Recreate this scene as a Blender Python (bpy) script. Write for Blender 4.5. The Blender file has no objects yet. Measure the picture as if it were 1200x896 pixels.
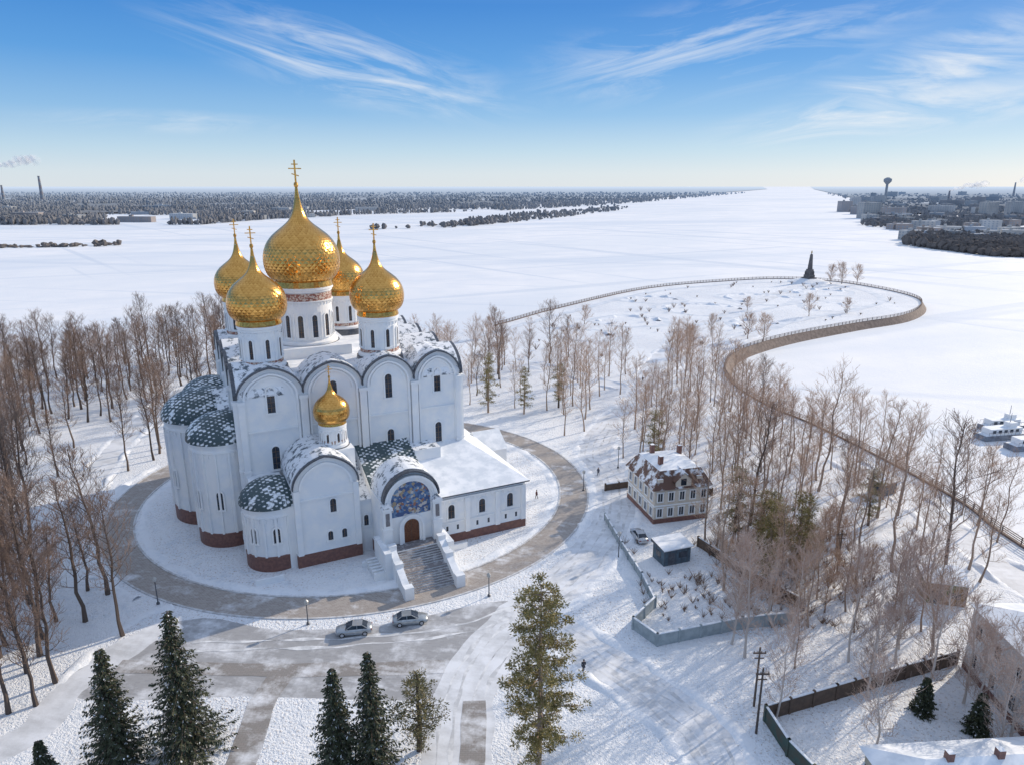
import bpy, bmesh, math, random
from mathutils import Vector, Matrix, noise
from mathutils.geometry import delaunay_2d_cdt
R = random.Random(11)
sc = bpy.context.scene
COL = sc.collection
rad = math.radians
SNV = Vector((0.80, 0.60, 0)).normalized()
SUN_EL = 25.0
# ------------------------------------------------------------------ materials
def nodes(name):
    m = bpy.data.materials.new(name); m.use_nodes = True
    nt = m.node_tree; b = nt.nodes['Principled BSDF']
    return m, nt, b
def N(nt, t, **kw):
    n = nt.nodes.new(t)
    for k, v in kw.items():
        if k.startswith('_'): setattr(n, k[1:], v)
        else: n.inputs[k].default_value = v
    return n
def c4(c): return (c[0], c[1], c[2], 1)
def coordsrc(nt, world=True):
    if world:
        return nt.nodes.new('ShaderNodeNewGeometry').outputs['Position']
    return nt.nodes.new('ShaderNodeTexCoord').outputs['Object']
def ramp(nt, src, lo, hi):
    r = N(nt, 'ShaderNodeMapRange'); r.inputs[1].default_value = lo; r.inputs[2].default_value = hi
    nt.links.new(src, r.inputs[0]); return r.outputs[0]
def mapped(nt, co, rot, scale, loc=(0, 0, 0)):
    a = N(nt, 'ShaderNodeMapping'); a.inputs['Rotation'].default_value = (0, 0, rot); a.inputs['Location'].default_value = loc
    b = N(nt, 'ShaderNodeMapping'); b.inputs['Scale'].default_value = scale
    nt.links.new(co, a.inputs[0]); nt.links.new(a.outputs[0], b.inputs[0]); return b.outputs[0]
def noise_n(nt, co, scale, detail=4, rough=.6, stretch=None, rot=0, dist=0):
    if stretch: co = mapped(nt, co, rot, stretch)
    n = N(nt, 'ShaderNodeTexNoise', Scale=scale, Detail=detail, Roughness=rough, Distortion=dist)
    nt.links.new(co, n.inputs['Vector']); return n.outputs['Fac']
def mix(nt, f, a, b):
    m = nt.nodes.new('ShaderNodeMix'); m.data_type = 'RGBA'
    for s, i in ((f, 0), (a, 6), (b, 7)):
        if isinstance(s, (tuple, list)): m.inputs[i].default_value = c4(s)
        elif isinstance(s, (int, float)): m.inputs[i].default_value = s
        else: nt.links.new(s, m.inputs[i])
    return m.outputs[2]
def mth(nt, op, a, b=None, clamp=False):
    n = nt.nodes.new('ShaderNodeMath'); n.operation = op; n.use_clamp = clamp
    for i, s in enumerate((a, b)):
        if s is None: continue
        if isinstance(s, (int, float)): n.inputs[i].default_value = s
        else: nt.links.new(s, n.inputs[i])
    return n.outputs[0]
def bump(nt, b, h, strength, dist=.1):
    n = N(nt, 'ShaderNodeBump', Strength=strength, Distance=dist)
    nt.links.new(h, n.inputs['Height']); nt.links.new(n.outputs[0], b.inputs['Normal'])
def pm(name, c1, c2=None, scale=1., rough=.8, metal=0., bmp=0., lo=.4, hi=.6, world=False, detail=3):
    m, nt, b = nodes(name)
    b.inputs['Roughness'].default_value = rough; b.inputs['Metallic'].default_value = metal
    co = coordsrc(nt, world)
    if c2 is None: c2 = tuple(x*.8 for x in c1)
    n = noise_n(nt, co, scale, detail)
    nt.links.new(mix(nt, ramp(nt, n, lo, hi), c1, c2), b.inputs['Base Color'])
    if bmp: bump(nt, b, n, bmp)
    return m
SNOW = (.84, .86, .89)
def snow_mat(name, dirt=.0, tint=SNOW, streak=False):
    m, nt, b = nodes(name); co = coordsrc(nt)
    b.inputs['Roughness'].default_value = .75
    n2 = noise_n(nt, co, .6, 6, .72); n1 = noise_n(nt, co, .035, 3, .6)
    c = mix(nt, ramp(nt, n1, .35, .7), tint, (tint[0]*.88, tint[1]*.91, tint[2]*.95))
    h = n2
    if not streak:
        nb_ = noise_n(nt, co, .16, 5, .65)
        c = mix(nt, mth(nt, 'MULTIPLY', ramp(nt, n2, .48, .72), ramp(nt, nb_, .35, .6)), c, (tint[0]*.66, tint[1]*.73, tint[2]*.81))
    if dirt:
        n3 = noise_n(nt, co, 3.0, 2, .7)
        d = mth(nt, 'MULTIPLY', ramp(nt, n3, .56, .68), ramp(nt, n1, .40, .56))
        c = mix(nt, mth(nt, 'MULTIPLY', d, dirt), c, (.38, .30, .25)); h = mth(nt, 'ADD', n2, n3)
    if streak:
        s = noise_n(nt, co, .01, 4, .6, (1, .22, 1), .5)
        c = mix(nt, ramp(nt, s, .42, .68), c, (tint[0]*.86, tint[1]*.90, tint[2]*.94))
        s2 = noise_n(nt, co, .0035, 5, .65, (.3, 1.6, 1), -.35)
        c = mix(nt, ramp(nt, s2, .48, .62), c, (tint[0]*.78, tint[1]*.84, tint[2]*.91))
        for rt, am in ((.9, .55), (-.5, .45), (.2, .4)):
            s3 = noise_n(nt, co, .03, 2, .5, (.04, 1.5, 1), rt, .6)
            c = mix(nt, mth(nt, 'MULTIPLY', ramp(nt, s3, .62, .66), am), c, (tint[0]*.66, tint[1]*.74, tint[2]*.84))
    nt.links.new(c, b.inputs['Base Color'])
    bump(nt, b, h, .35 if streak else .6, .45)
    return m
M_snow = snow_mat('snow_ground', .85)
M_ice = snow_mat('snow_river_ice', 0, (.84, .845, .86), True)
M_bank = snow_mat('snow_bank', .0)
M_roofsnow = pm('roof_snow', (.84, .87, .91), (.66, .71, .77), .5, .7, bmp=.3)
def patch_roof(name, dark, lo, hi, scale=.9):
    m, nt, b = nodes(name); co = coordsrc(nt, False)
    n = noise_n(nt, co, scale, 5, .7); f = ramp(nt, n, lo, hi)
    nt.links.new(mix(nt, f, (.80, .83, .87), dark), b.inputs['Base Color']); b.inputs['Roughness'].default_value = .6
    bump(nt, b, n, .25, .1); return m
M_metalroof = patch_roof('snow_dusted_metal_roof', (.10, .13, .16), .51, .60)
def scale_roof():
    m, nt, b = nodes('green_scale_tiles_with_snow'); co = coordsrc(nt, False)
    n = noise_n(nt, co, .55, 4, .65); sx = nt.nodes.new('ShaderNodeSeparateXYZ'); nt.links.new(co, sx.inputs[0])
    ang = mth(nt, 'ADD', sx.outputs[0], sx.outputs[1])
    w1 = mth(nt, 'SINE', mth(nt, 'MULTIPLY', mth(nt, 'ADD', ang, mth(nt, 'MULTIPLY', sx.outputs[2], 1.2)), 5.5)); w2 = mth(nt, 'SINE', mth(nt, 'MULTIPLY', mth(nt, 'SUBTRACT', mth(nt, 'SUBTRACT', sx.outputs[0], sx.outputs[1]), mth(nt, 'MULTIPLY', sx.outputs[2], 1.2)), 5.5))
    g = ramp(nt, mth(nt, 'ADD', w1, w2), .2, 1.4)
    f = ramp(nt, mth(nt, 'SUBTRACT', n, mth(nt, 'MULTIPLY', g, .14)), .36, .44)
    nt.links.new(mix(nt, f, (.76, .80, .84), (.045, .075, .085)), b.inputs['Base Color']); b.inputs['Roughness'].default_value = .45
    return m
M_green = scale_roof()
M_brownroof = patch_roof('snow_dusted_brown_roof', (.13, .07, .05), .42, .50, .35)
M_wall = pm('white_plaster', (.85, .85, .84), (.76, .79, .82), .35, .8, bmp=.05)
M_plinth = pm('red_granite_plinth', (.21, .10, .075), (.15, .07, .06), 2.5, .5)
M_rim = pm('dark_roof_flashing', (.07, .08, .10), (.12, .13, .15), 2, .4, .4)
M_redband = pm('red_ornament_band', (.28, .10, .07), (.6, .5, .42), 3.2, .6, lo=.48, hi=.54)
M_glass = pm('dark_window_glass', (.02, .03, .045), (.05, .06, .08), 1, .15)
M_frame = pm('brown_window_frame', (.16, .10, .06), (.10, .06, .04), 3, .5)
M_wood = pm('door_wood', (.17, .065, .028), (.10, .035, .018), 5, .5)
M_step = pm('grey_stone_steps', (.19, .18, .19), (.42, .43, .46), 1.6, .7, lo=.5, hi=.7)
def gold():
    m, nt, b = nodes('gilded_scales')
    at = N(nt, 'ShaderNodeAttribute', _attribute_name='rnd')
    c = mix(nt, at.outputs['Fac'], (.80, .45, .13), (.45, .22, .05))
    nt.links.new(c, b.inputs['Base Color']); b.inputs['Metallic'].default_value = 1
    mr = N(nt, 'ShaderNodeMapRange'); nt.links.new(at.outputs['Fac'], mr.inputs[0])
    mr.inputs[3].default_value = .16; mr.inputs[4].default_value = .34
    nt.links.new(mr.outputs[0], b.inputs['Roughness']); return m
M_gold = gold()
M_gold2 = pm('gilded_metal', (.74, .42, .11), (.5, .25, .06), 3, .25, 1)
def mosaic():
    m, nt, b = nodes('mosaic_icon'); co = coordsrc(nt, False)
    v = N(nt, 'ShaderNodeTexVoronoi', Scale=2.6); nt.links.new(co, v.inputs['Vector'])
    cr = nt.nodes.new('ShaderNodeValToRGB'); e = cr.color_ramp; e.interpolation = 'CONSTANT'
    cols = [(0, (.04, .09, .22)), (.3, (.07, .16, .32)), (.5, (.34, .27, .18)), (.62, (.13, .23, .38)), (.78, (.26, .12, .09)), (.84, (.48, .46, .44))]
    e.elements[0].color = c4(cols[0][1]); e.elements[1].position = .3; e.elements[1].color = c4(cols[1][1])
    for p, c in cols[2:]:
        x = e.elements.new(p); x.color = c4(c)
    sp = nt.nodes.new('ShaderNodeSeparateColor'); nt.links.new(v.outputs['Color'], sp.inputs[0]); nt.links.new(sp.outputs[0], cr.inputs[0])
    nt.links.new(cr.outputs[0], b.inputs['Base Color']); b.inputs['Roughness'].default_value = .35; return m
M_mosaic = mosaic()
def paver(name, ca, cb, snowlo, snowhi, bs=1.6, mort=.8, snowc=(.74, .77, .82)):
    m, nt, b = nodes(name); co = coordsrc(nt)
    br = N(nt, 'ShaderNodeTexBrick', Scale=bs); nt.links.new(co, br.inputs['Vector'])
    br.inputs['Color1'].default_value = c4(ca); br.inputs['Color2'].default_value = c4(cb)
    br.inputs['Mortar'].default_value = (ca[0]*mort, ca[1]*mort, ca[2]*mort, 1); br.inputs['Mortar Size'].default_value = .03
    n = noise_n(nt, co, .22, 7, .72); n2 = noise_n(nt, co, .7, 3, .6, (1, .06, 1), -1.25, .4); n3 = noise_n(nt, co, .6, 3, .6, (.06, 1, 1), .1, .4)
    a = mth(nt, 'ADD', n, mth(nt, 'ADD', mth(nt, 'MULTIPLY', n2, .3), mth(nt, 'MULTIPLY', n3, .25)))
    f = ramp(nt, a, snowlo, snowhi)
    nt.links.new(mix(nt, f, br.outputs['Color'], snowc), b.inputs['Base Color'])
    b.inputs['Roughness'].default_value = .7; bump(nt, b, n, .4, .1); return m
M_ring = paver('granite_setts', (.24, .215, .20), (.34, .32, .30), .80, 1.04, 1.1, 1.7)
M_plaza = paver('snowy_plaza_paving', (.30, .305, .32), (.35, .355, .37), .74, 1.0, .8, 1.1)
M_path = paver('paved_path', (.28, .26, .25), (.25, .24, .23), .74, .98, .9)
M_road = paver('packed_snow_road', (.52, .54, .57), (.56, .58, .61), .62, .88, .2, 1)
M_track = pm('tyre_track_snow', (.50, .52, .55), (.74, .76, .79), .6, .7, lo=.42, hi=.6, world=True)
M_kerb = pm('kerb_stone', (.42, .42, .43), (.6, .62, .65), 1, .8)
# ------------------------------------------------------------------ mesh builder
class MB:
    def __init__(s): s.v = []; s.f = []; s.m = []
    def add(s, vs, fs, mi=0):
        o = len(s.v); s.v.extend([tuple(p) for p in vs])
        for f in fs: s.f.append(tuple(i+o for i in f)); s.m.append(mi)
    def box(s, x0, x1, y0, y1, z0, z1, mi=0, mt=None):
        vs = [(x0, y0, z0), (x1, y0, z0), (x1, y1, z0), (x0, y1, z0), (x0, y0, z1), (x1, y0, z1), (x1, y1, z1), (x0, y1, z1)]
        s.add(vs, [(0, 3, 2, 1), (0, 1, 5, 4), (1, 2, 6, 5), (2, 3, 7, 6), (3, 0, 4, 7)], mi)
        s.add(vs[4:], [(0, 1, 2, 3)], mi if mt is None else mt)
    def prism(s, pts, vec, mi=0, mside=None):
        n = len(pts); a = [Vector(p) for p in pts]; b = [p+Vector(vec) for p in a]
        s.add(a+b, [tuple(range(n))[::-1], tuple(range(n, 2*n))], mi)
        s.add(a+b, [(i, (i+1) % n, n+(i+1) % n, n+i) for i in range(n)], mi if mside is None else mside)
    def rev(s, prof, cx, cy, seg=32, mi=0, a0=0, a1=2*math.pi):
        full = abs(a1-a0-2*math.pi) < 1e-6; k = seg if full else seg+1; vs = []
        for r, z in prof:
            for j in range(k):
                a = a0+(a1-a0)*j/seg; vs.append((cx+r*math.cos(a), cy+r*math.sin(a), z))
        fs = []
        for i in range(len(prof)-1):
            for j in range(seg):
                j2 = (j+1) % k; fs.append((i*k+j, i*k+j2, (i+1)*k+j2, (i+1)*k+j))
        s.add(vs, fs, mi)
    def tube(s, pts, rs, sides=4, mi=0, cap=False):
        vs = []; n = len(pts)
        for i, p in enumerate(pts):
            p = Vector(p); d = (Vector(pts[min(i+1, n-1)])-Vector(pts[max(i-1, 0)])).normalized()
            u = d.orthogonal().normalized() if abs(d.z) < .95 else Vector((1, 0, 0)); w = d.cross(u).normalized(); u = w.cross(d)
            for j in range(sides):
                a = 2*math.pi*j/sides; vs.append(p+(u*math.cos(a)+w*math.sin(a))*rs[i])
        fs = [(i*sides+j, i*sides+(j+1) % sides, (i+1)*sides+(j+1) % sides, (i+1)*sides+j) for i in range(n-1) for j in range(sides)]
        if cap: fs += [tuple(range(sides))[::-1], tuple(range((n-1)*sides, n*sides))]
        s.add(vs, fs, mi)
    def mesh(s, name, mats, smooth=False):
        me = bpy.data.meshes.new(name); me.from_pydata(s.v, [], s.f)
        for m in mats: me.materials.append(m)
        me.polygons.foreach_set('material_index', s.m)
        if smooth: me.polygons.foreach_set('use_smooth', [True]*len(s.f))
        me.update(); return me
    def obj(s, name, mats, parent=None, smooth=False, loc=None, rot=None, fix=True):
        me = s.mesh(name, mats, smooth)
        if fix:
            bm = bmesh.new(); bm.from_mesh(me); bmesh.ops.recalc_face_normals(bm, faces=bm.faces); bm.to_mesh(me); bm.free()
        o = bpy.data.objects.new(name, me); COL.objects.link(o)
        if parent: o.parent = parent
        if loc: o.location = loc
        if rot is not None: o.rotation_euler = (0, 0, rot)
        return o
def empty(name, loc=(0, 0, 0), rot=0):
    e = bpy.data.objects.new(name, None); COL.objects.link(e); e.location = loc; e.rotation_euler = (0, 0, rot); e.empty_display_size = .5; return e
def catmull(pts, n=6, closed=False):
    P = [Vector(p).to_3d() if len(p) == 2 else Vector(p) for p in pts]; L = len(P); out = []
    rng = range(L if closed else L-1)
    for i in rng:
        g = lambda k: P[k % L] if closed else P[max(0, min(L-1, k))]
        p0, p1, p2, p3 = g(i-1), g(i), g(i+1), g(i+2)
        for j in range(n):
            t = j/n; out.append(.5*((2*p1)+(p2-p0)*t+(2*p0-5*p1+4*p2-p3)*t*t+(3*p1-p0-3*p2+p3)*t**3))
    if not closed: out.append(P[-1])
    return out
def side(P, i, closed=False):
    n = len(P); a = P[(i-1) % n] if closed else P[max(i-1, 0)]; b = P[(i+1) % n] if closed else P[min(i+1, n-1)]
    d = (b-a); d.z = 0; d.normalize(); return Vector((-d.y, d.x, 0))
# ------------------------------------------------------------------ terrain
shoreP = [(92, -60), (86, 55), (81, 100), (81.4, 115), (78.6, 133), (72.9, 157), (66.7, 174), (64, 194), (67.4, 214), (78, 235), (103, 259),
          (141, 285), (173, 305), (196, 332), (207, 360), (203, 395), (190, 422), (165, 431), (134, 423), (76, 390), (20, 322), (-13, 276), (-51, 262),
          (-110, 245), (-154, 207), (-260, 150), (-420, 90), (-640, -60)]
shore = catmull(shoreP, 6)
n = len(shore)
vv, ee, ff, _, _, _ = delaunay_2d_cdt([p.to_2d() for p in shore], [(i, (i+1) % n) for i in range(n)], [], 1, 1e-4)
mb = MB(); mb.add([(p.x, p.y, 0) for p in vv], [tuple(f) for f in ff]); o = mb.obj('terrain', [M_snow], fix=False)
bm = bmesh.new(); bm.from_mesh(o.data); bm.normal_update()
for f in bm.faces:
    if f.normal.z < 0: f.normal_flip()
bm.to_mesh(o.data); bm.free()
mb = MB(); vs = []
for i, p in enumerate(shore):
    s_ = side(shore, i); k = 2.0 if i < 126 else 7.0; vs += [(p.x, p.y, 0), (p.x-s_.x*k, p.y-s_.y*k, -2.7)]
mb.add(vs, [(2*i, 2*i+1, 2*i+3, 2*i+2) for i in range(n-1)]); mb.obj('river_bank_slope', [M_snow])
mb = MB()
gx = [0, 60, 120, 200, 300, 450, 700, 1100, 1800, 3000, 5000, 9000, 16000, 28000, 45000]; gx = [-v for v in gx[:0:-1]]+gx
gy = [-2000, -600, -200, 0, 60, 120, 180, 240, 300, 380, 480, 600, 800, 1100, 1500, 2200, 3500, 6000, 10000, 18000, 32000, 50000]
for i in range(len(gx)-1):
    for j in range(len(gy)-1):
        mb.add([(gx[i], gy[j], -2.5), (gx[i+1], gy[j], -2.5), (gx[i+1], gy[j+1], -2.5), (gx[i], gy[j+1], -2.5)], [(0, 1, 2, 3)])
mb.obj('frozen_river', [M_ice], fix=False)
seg = shore[6:6*21]
mb = MB()
M_emb = pm('embankment_stone', (.20, .15, .13), (.12, .09, .08), .8, .8, world=True)
for i in range(len(seg)-1):
    s0, s1 = side(seg, i), side(seg, i+1)
    q = []
    for p, s_ in ((seg[i], s0), (seg[i+1], s1)):
        q += [p-s_*.1+Vector((0, 0, .35)), p+s_*.45+Vector((0, 0, .35)), p+s_*.45+Vector((0, 0, -.1)), p-s_*2.3+Vector((0, 0, -2.75))]
    mb.add(q, [(0, 1, 5, 4), (1, 2, 6, 5), (0, 4, 7, 3)], 0)
mb.obj('embankment_wall', [M_emb])
mb = MB()
for i in range(len(seg)-1):
    p, q = seg[i]+side(seg, i)*.2, seg[i+1]+side(seg, i+1)*.2; L = (q-p).length; k = max(1, int(L/2.2))
    for j in range(k):
        x = p.lerp(q, j/k); mb.tube([x+Vector((0, 0, .35)), x+Vector((0, 0, 1.45))], [.12, .12], 4)
    for z in (.75, 1.1, 1.45): mb.tube([p+Vector((0, 0, z)), q+Vector((0, 0, z))], [.08, .08], 4)
mb.obj('embankment_railing', [M_emb])
# ------------------------------------------------------------------ roads
def ribbon(name, pts, w, z, m, closed=False, n=8, jit=.35, off=0):
    P = catmull(pts, n, closed); mb = MB(); vs = []
    for i, p in enumerate(P):
        s_ = side(P, i, closed); ww = w/2
        j1 = noise.noise(Vector((p.x*.25, p.y*.25, 3+off)))*jit*2+off; j2 = noise.noise(Vector((p.x*.25, p.y*.25, 9+off)))*jit*2-off
        vs += [(p.x+s_.x*(ww+j1), p.y+s_.y*(ww+j1), z), (p.x-s_.x*(ww+j2), p.y-s_.y*(ww+j2), z)]
    k = len(P); fs = [(2*i, 2*i+1, (2*i+3) % (2*k), (2*i+2) % (2*k)) for i in range(k if closed else k-1)]
    mb.add(vs, fs); return mb.obj(name, [m])
def bank(pts, w=1.2, h=.45, closed=False, n=10, off=0, seed=0):
    P = catmull(pts, n, closed)
    Q = []
    for i in range(len(P)-1):
        L = (P[i+1]-P[i]).length; k = max(1, int(L/.7))
        for j in range(k): Q.append(P[i].lerp(P[i+1], j/k))
    if closed: Q.append(P[-1])
    mb = MB(); vs = []
    for i, p in enumerate(Q):
        s_ = side(Q, i, closed)
        o = off+noise.noise(Vector((p.x*.3, p.y*.3, seed)))*.7
        hh = h*max(.02, (.15+1.5*noise.noise(Vector((p.x*.22+seed, p.y*.22, 1)))+.5*R.random()))
        ww = w*(.7+.8*R.random())
        for t, z in ((-.5, -.02), (-.22, .8*hh), (.12, hh), (.5, -.02)):
            vs.append((p.x+s_.x*(t*ww+o)+R.gauss(0, .07), p.y+s_.y*(t*ww+o)+R.gauss(0, .07), z))
    k = len(Q); fs = []
    for i in range(k if closed else k-1):
        for j in range(3): fs.append((4*i+j, 4*i+j+1, (4*(i+1)+j+1) % (4*k), (4*(i+1)+j) % (4*k)))
    mb.add(vs, fs); return mb.obj('snow_bank', [M_bank], smooth=True)
RC = (-29, 122)
def ell(rx, ry, k=48): return [(RC[0]+rx*math.cos(2*math.pi*i/k), RC[1]+ry*math.sin(2*math.pi*i/k)) for i in range(k)]
roadA = [(-5.6, 20), (-5.4, 56), (-5.0, 68), (0.5, 80), (8.5, 91), (14.5, 102), (18.5, 114), (19.5, 128), (18, 142), (24, 160), (34, 180), (45, 215), (70, 270), (120, 340), (160, 395)]
roadB = [(0, 83), (6, 78), (12, 71), (17.6, 64), (20.5, 56), (22, 25)]
roadC = [(-26.5, 40), (-26.8, 56), (-27.6, 64), (-27, 70)]
roadD = [(-70, 96), (-79, 118), (-88, 150), (-92, 185), (-80, 215), (-45, 235), (0, 222), (32, 190)]
prom = [(80, 20), (76, 60), (73, 98), (73, 113), (70, 133), (64.5, 155), (59, 173), (56, 193), (58, 216), (70, 241), (97, 268)]
roadE = [(-70, 45), (-52, 58), (-50, 68), (-47, 76), (-44, 80)]
mb = MB()
pl = catmull([(-50, 66), (-49, 76), (-41, 80.8), (-30, 78.2), (-16, 79.6), (-4, 84.2), (3, 84), (3, 76), (-3, 70), (-4, 65.8), (-14, 65.4), (-30, 66)], 4, True)
mb.add([(p.x, p.y, .004) for p in pl], [tuple(range(len(pl)))]); mb.obj('plaza_pavement', [M_plaza])
ribbon('road', roadA, 7.0, .008, M_road)
ribbon('road', roadB, 6.0, .012, M_road)
for i, off in enumerate((-2.3, -.9, .8, 2.2)):
    ribbon('tyre_track', roadA[1:10], .35, .0145+.001*i, M_track, jit=.3, off=off); ribbon('tyre_track', roadB, .35, .0185+.001*i, M_track, jit=.3, off=off*.8)
ribbon('tyre_track', [(-40, 74), (-28, 74.5), (-16, 75.5), (-5, 78), (4, 84), (10, 92)], .35, .0275, M_track, jit=.3)
ribbon('tyre_track', [(-40, 75.6), (-28, 76.1), (-16, 77.1), (-6, 79.6), (3, 85.6), (9, 93)], .35, .0285, M_track, jit=.3)
ribbon('footpath', roadC, 3.0, .0235, M_path, jit=.1)
ribbon('footpath', [(-4.2, 65.3), (-4.0, 57), (-4.2, 30)], 2.6, .0245, M_path, jit=.1)
ribbon('footpath', [(-47, 71.2), (-36, 70.6), (-24, 70.4), (-8, 71)], 2.4, .0255, M_path, jit=.15)
ribbon('footpath', roadD, 5.0, .004, M_road)
ribbon('promenade', prom, 5.5, .008, M_road)
ribbon('footpath', roadE, 4.0, .012, M_road)
ribbon('footpath', [(21, 128), (34, 132), (48, 140), (64, 150)], 2.4, .020, M_road)
ribbon('footpath', [(38, 84), (52, 92), (62, 108), (72, 116)], 2.2, .020, M_road)
def annulus(name, o, i, z, m, h=None):
    A = ell(*o, 128); B = ell(*i, 128); k = 128; mb = MB()
    vs = [(x, y, z) for x, y in A]+[(x, y, z) for x, y in B]
    fs = [(j, (j+1) % k, k+(j+1) % k, k+j) for j in range(k)]; mb.add(vs, fs)
    if h:
        for L in (A, B):
            vs = [(x, y, z) for x, y in L]+[(x, y, z-h) for x, y in L]; mb.add(vs, fs)
    return mb.obj(name, [m])
annulus('ring_road', (43, 41.3), (38.2, 36.5), .034, M_ring)
annulus('kerb', (43.3, 41.6), (43, 41.3), .12, M_kerb, .14)
annulus('kerb', (38.2, 36.5), (37.9, 36.2), .12, M_kerb, .14)
bank(ell(36.9, 35.2), 1.5, .35, True, 4, seed=2)
bank(ell(45, 43.2)[22:33], 1.6, .4, False, 6, seed=3)
bank([(-52, 68), (-51, 78), (-46, 84)], 1.4, .4, seed=5)
for off, rd in ((4.1, roadA[5:13]), (-4.1, roadA[3:13]), (3.6, roadB[1:]), (-3.6, roadB[1:]), (3.2, prom), (-3.2, prom), (3, roadD), (-3, roadD)):
    bank(rd, 1.5, .35, off=off, seed=off)
M_parkpath = pm('trodden_snow', (.54, .60, .68), (.68, .72, .78), .2, .8, world=True)
rings = [(50, 292, 15, 9), (88, 322, 20, 12), (125, 352, 20, 13), (100, 285, 12, 7), (150, 330, 14, 10), (30, 262, 10, 7), (70, 350, 16, 8), (165, 375, 16, 9)]
for i, (x, y, a, b) in enumerate(rings):
    k = 16; P = [(x+a*math.cos(2*math.pi*j/k)*(1+.15*math.sin(i+j)), y+b*math.sin(2*math.pi*j/k)*1.5) for j in range(k)]
    ribbon('park_path', P, 3.0, .013+.003*i, M_parkpath, True, 5)
    bank([(q[0]*1.0+(x-q[0])*.22, q[1]+(y-q[1])*.22) for q in P[:11]], 2.4, .9, False, 3, seed=i)
ribbon('park_path', [(56, 216), (60, 262), (100, 305), (140, 345), (165, 400)], 3.2, .041, M_parkpath)
ribbon('park_path', [(-20, 250), (20, 305), (75, 375), (130, 408), (172, 415), (192, 385), (180, 340), (130, 300), (85, 262), (66, 236)], 4, .045, M_parkpath)
# ------------------------------------------------------------------ cathedral
TH = rad(26); P0 = (-41.1, 99.9)
CA = empty('orthodox_cathedral', (P0[0], P0[1], 0), TH)
MATS = [M_wall, M_plinth, M_roofsnow, M_rim, M_glass, M_metalroof, M_green, M_frame, M_redband, M_mosaic, M_wood, M_step]
W, PL, SN, RM, GL, MR, GR, FR, RB, MO, WD, ST = range(12)
class Fr:
    def __init__(s, o, u, n): s.o = Vector((o[0], o[1], 0)); s.u = Vector((u[0], u[1], 0)).normalized(); s.n = Vector((n[0], n[1], 0)).normalized()
    def p(s, a, z, d=0): return s.o+s.u*a+s.n*d+Vector((0, 0, z))
def arch(s0, s1, zb, h, n=14, keel=0.0):
    c = (s0+s1)/2; r = (s1-s0)/2; out = []
    for i in range(n+1):
        t = math.pi*(1-i/n); x = math.cos(t); z = math.sin(t)
        z2 = z*(1-keel)+keel*(1-abs(x))**1.1*1.0 if keel else z
        out.append((c+r*x, zb+h*z2))
    return out
def fprism(mb, fr, pts, d0, d1, mi, ms=None):
    mb.prism([fr.p(a, z, d0) for a, z in pts], fr.n*(d1-d0), mi, ms)
def fbox(mb, fr, s0, s1, z0, z1, d0, d1, mi): fprism(mb, fr, [(s0, z0), (s1, z0), (s1, z1), (s0, z1)], d0, d1, mi)
def ringarch(mb, fr, outer, inner, d0, d1, mi):
    n = len(outer)
    for i in range(n-1):
        q = [outer[i], outer[i+1], inner[i+1], inner[i]]
        vs = [fr.p(a, z, d0) for a, z in q]+[fr.p(a, z, d1) for a, z in q]
        fs = [(0, 1, 2, 3), (4, 5, 6, 7), (0, 1, 5, 4), (3, 2, 6, 7)]
        if i == 0: fs.append((0, 3, 7, 4))
        if i == n-2: fs.append((1, 2, 6, 5))
        mb.add(vs, fs, mi)
def window(mb, fr, s, z0, w, h, d=0, deep=.18):
    r = w/2; zt = z0+h-r
    ins = [(s-r, z0)]+arch(s-r, s+r, zt, r, 8)+[(s+r, z0)]
    fprism(mb, fr, ins, d-.05, d+.012, GL)
    R2 = r+.22; outp = [(s-R2, z0)]+arch(s-R2, s+R2, zt, R2, 8)+[(s+R2, z0)]
    ringarch(mb, fr, outp, ins, d-.02, d+deep, W)
    fbox(mb, fr, s-R2-.1, s+R2+.1, z0-.22, z0-.001, d-.02, d+deep+.1, W)
    fbox(mb, fr, s-.035, s+.035, z0+.02, z0+h-.05, d+.0, d+.06, FR)
    k = max(1, int(h/.8))
    for i in range(1, k): fbox(mb, fr, s-r+.01, s+r-.01, z0+i*h/k-.03, z0+i*h/k+.03, d+.0, d+.05, FR)
La = 35.7; Db = 38.0; ZS = 24.2; ZH = 4.35
fb = [0, 9.6, 18.9, 27.5, 35.7]; db = [0, 9.5, 19, 28.5, 38]
facades = [(Fr((0, 0), (1, 0), (0, -1)), fb), (Fr((0, Db), (0, -1), (-1, 0)), db), (Fr((La, 0), (0, 1), (1, 0)), db), (Fr((La, Db), (-1, 0), (0, 1)), fb)]
mb = MB()
mb.box(0, La, 0, Db, 0, ZS, W, SN)
mb.box(-.12, La+.12, -.12, Db+.12, 0, 2.3, PL, SN)
mb.box(4.2, La-4.2, 4.2, Db-4.2, ZS, 26.6, MR, SN)
mb.box(8, 20.5, 12.5, 25.5, 26.6, 28.3, W, SN)
mb.obj('main_walls', MATS, CA)
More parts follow.
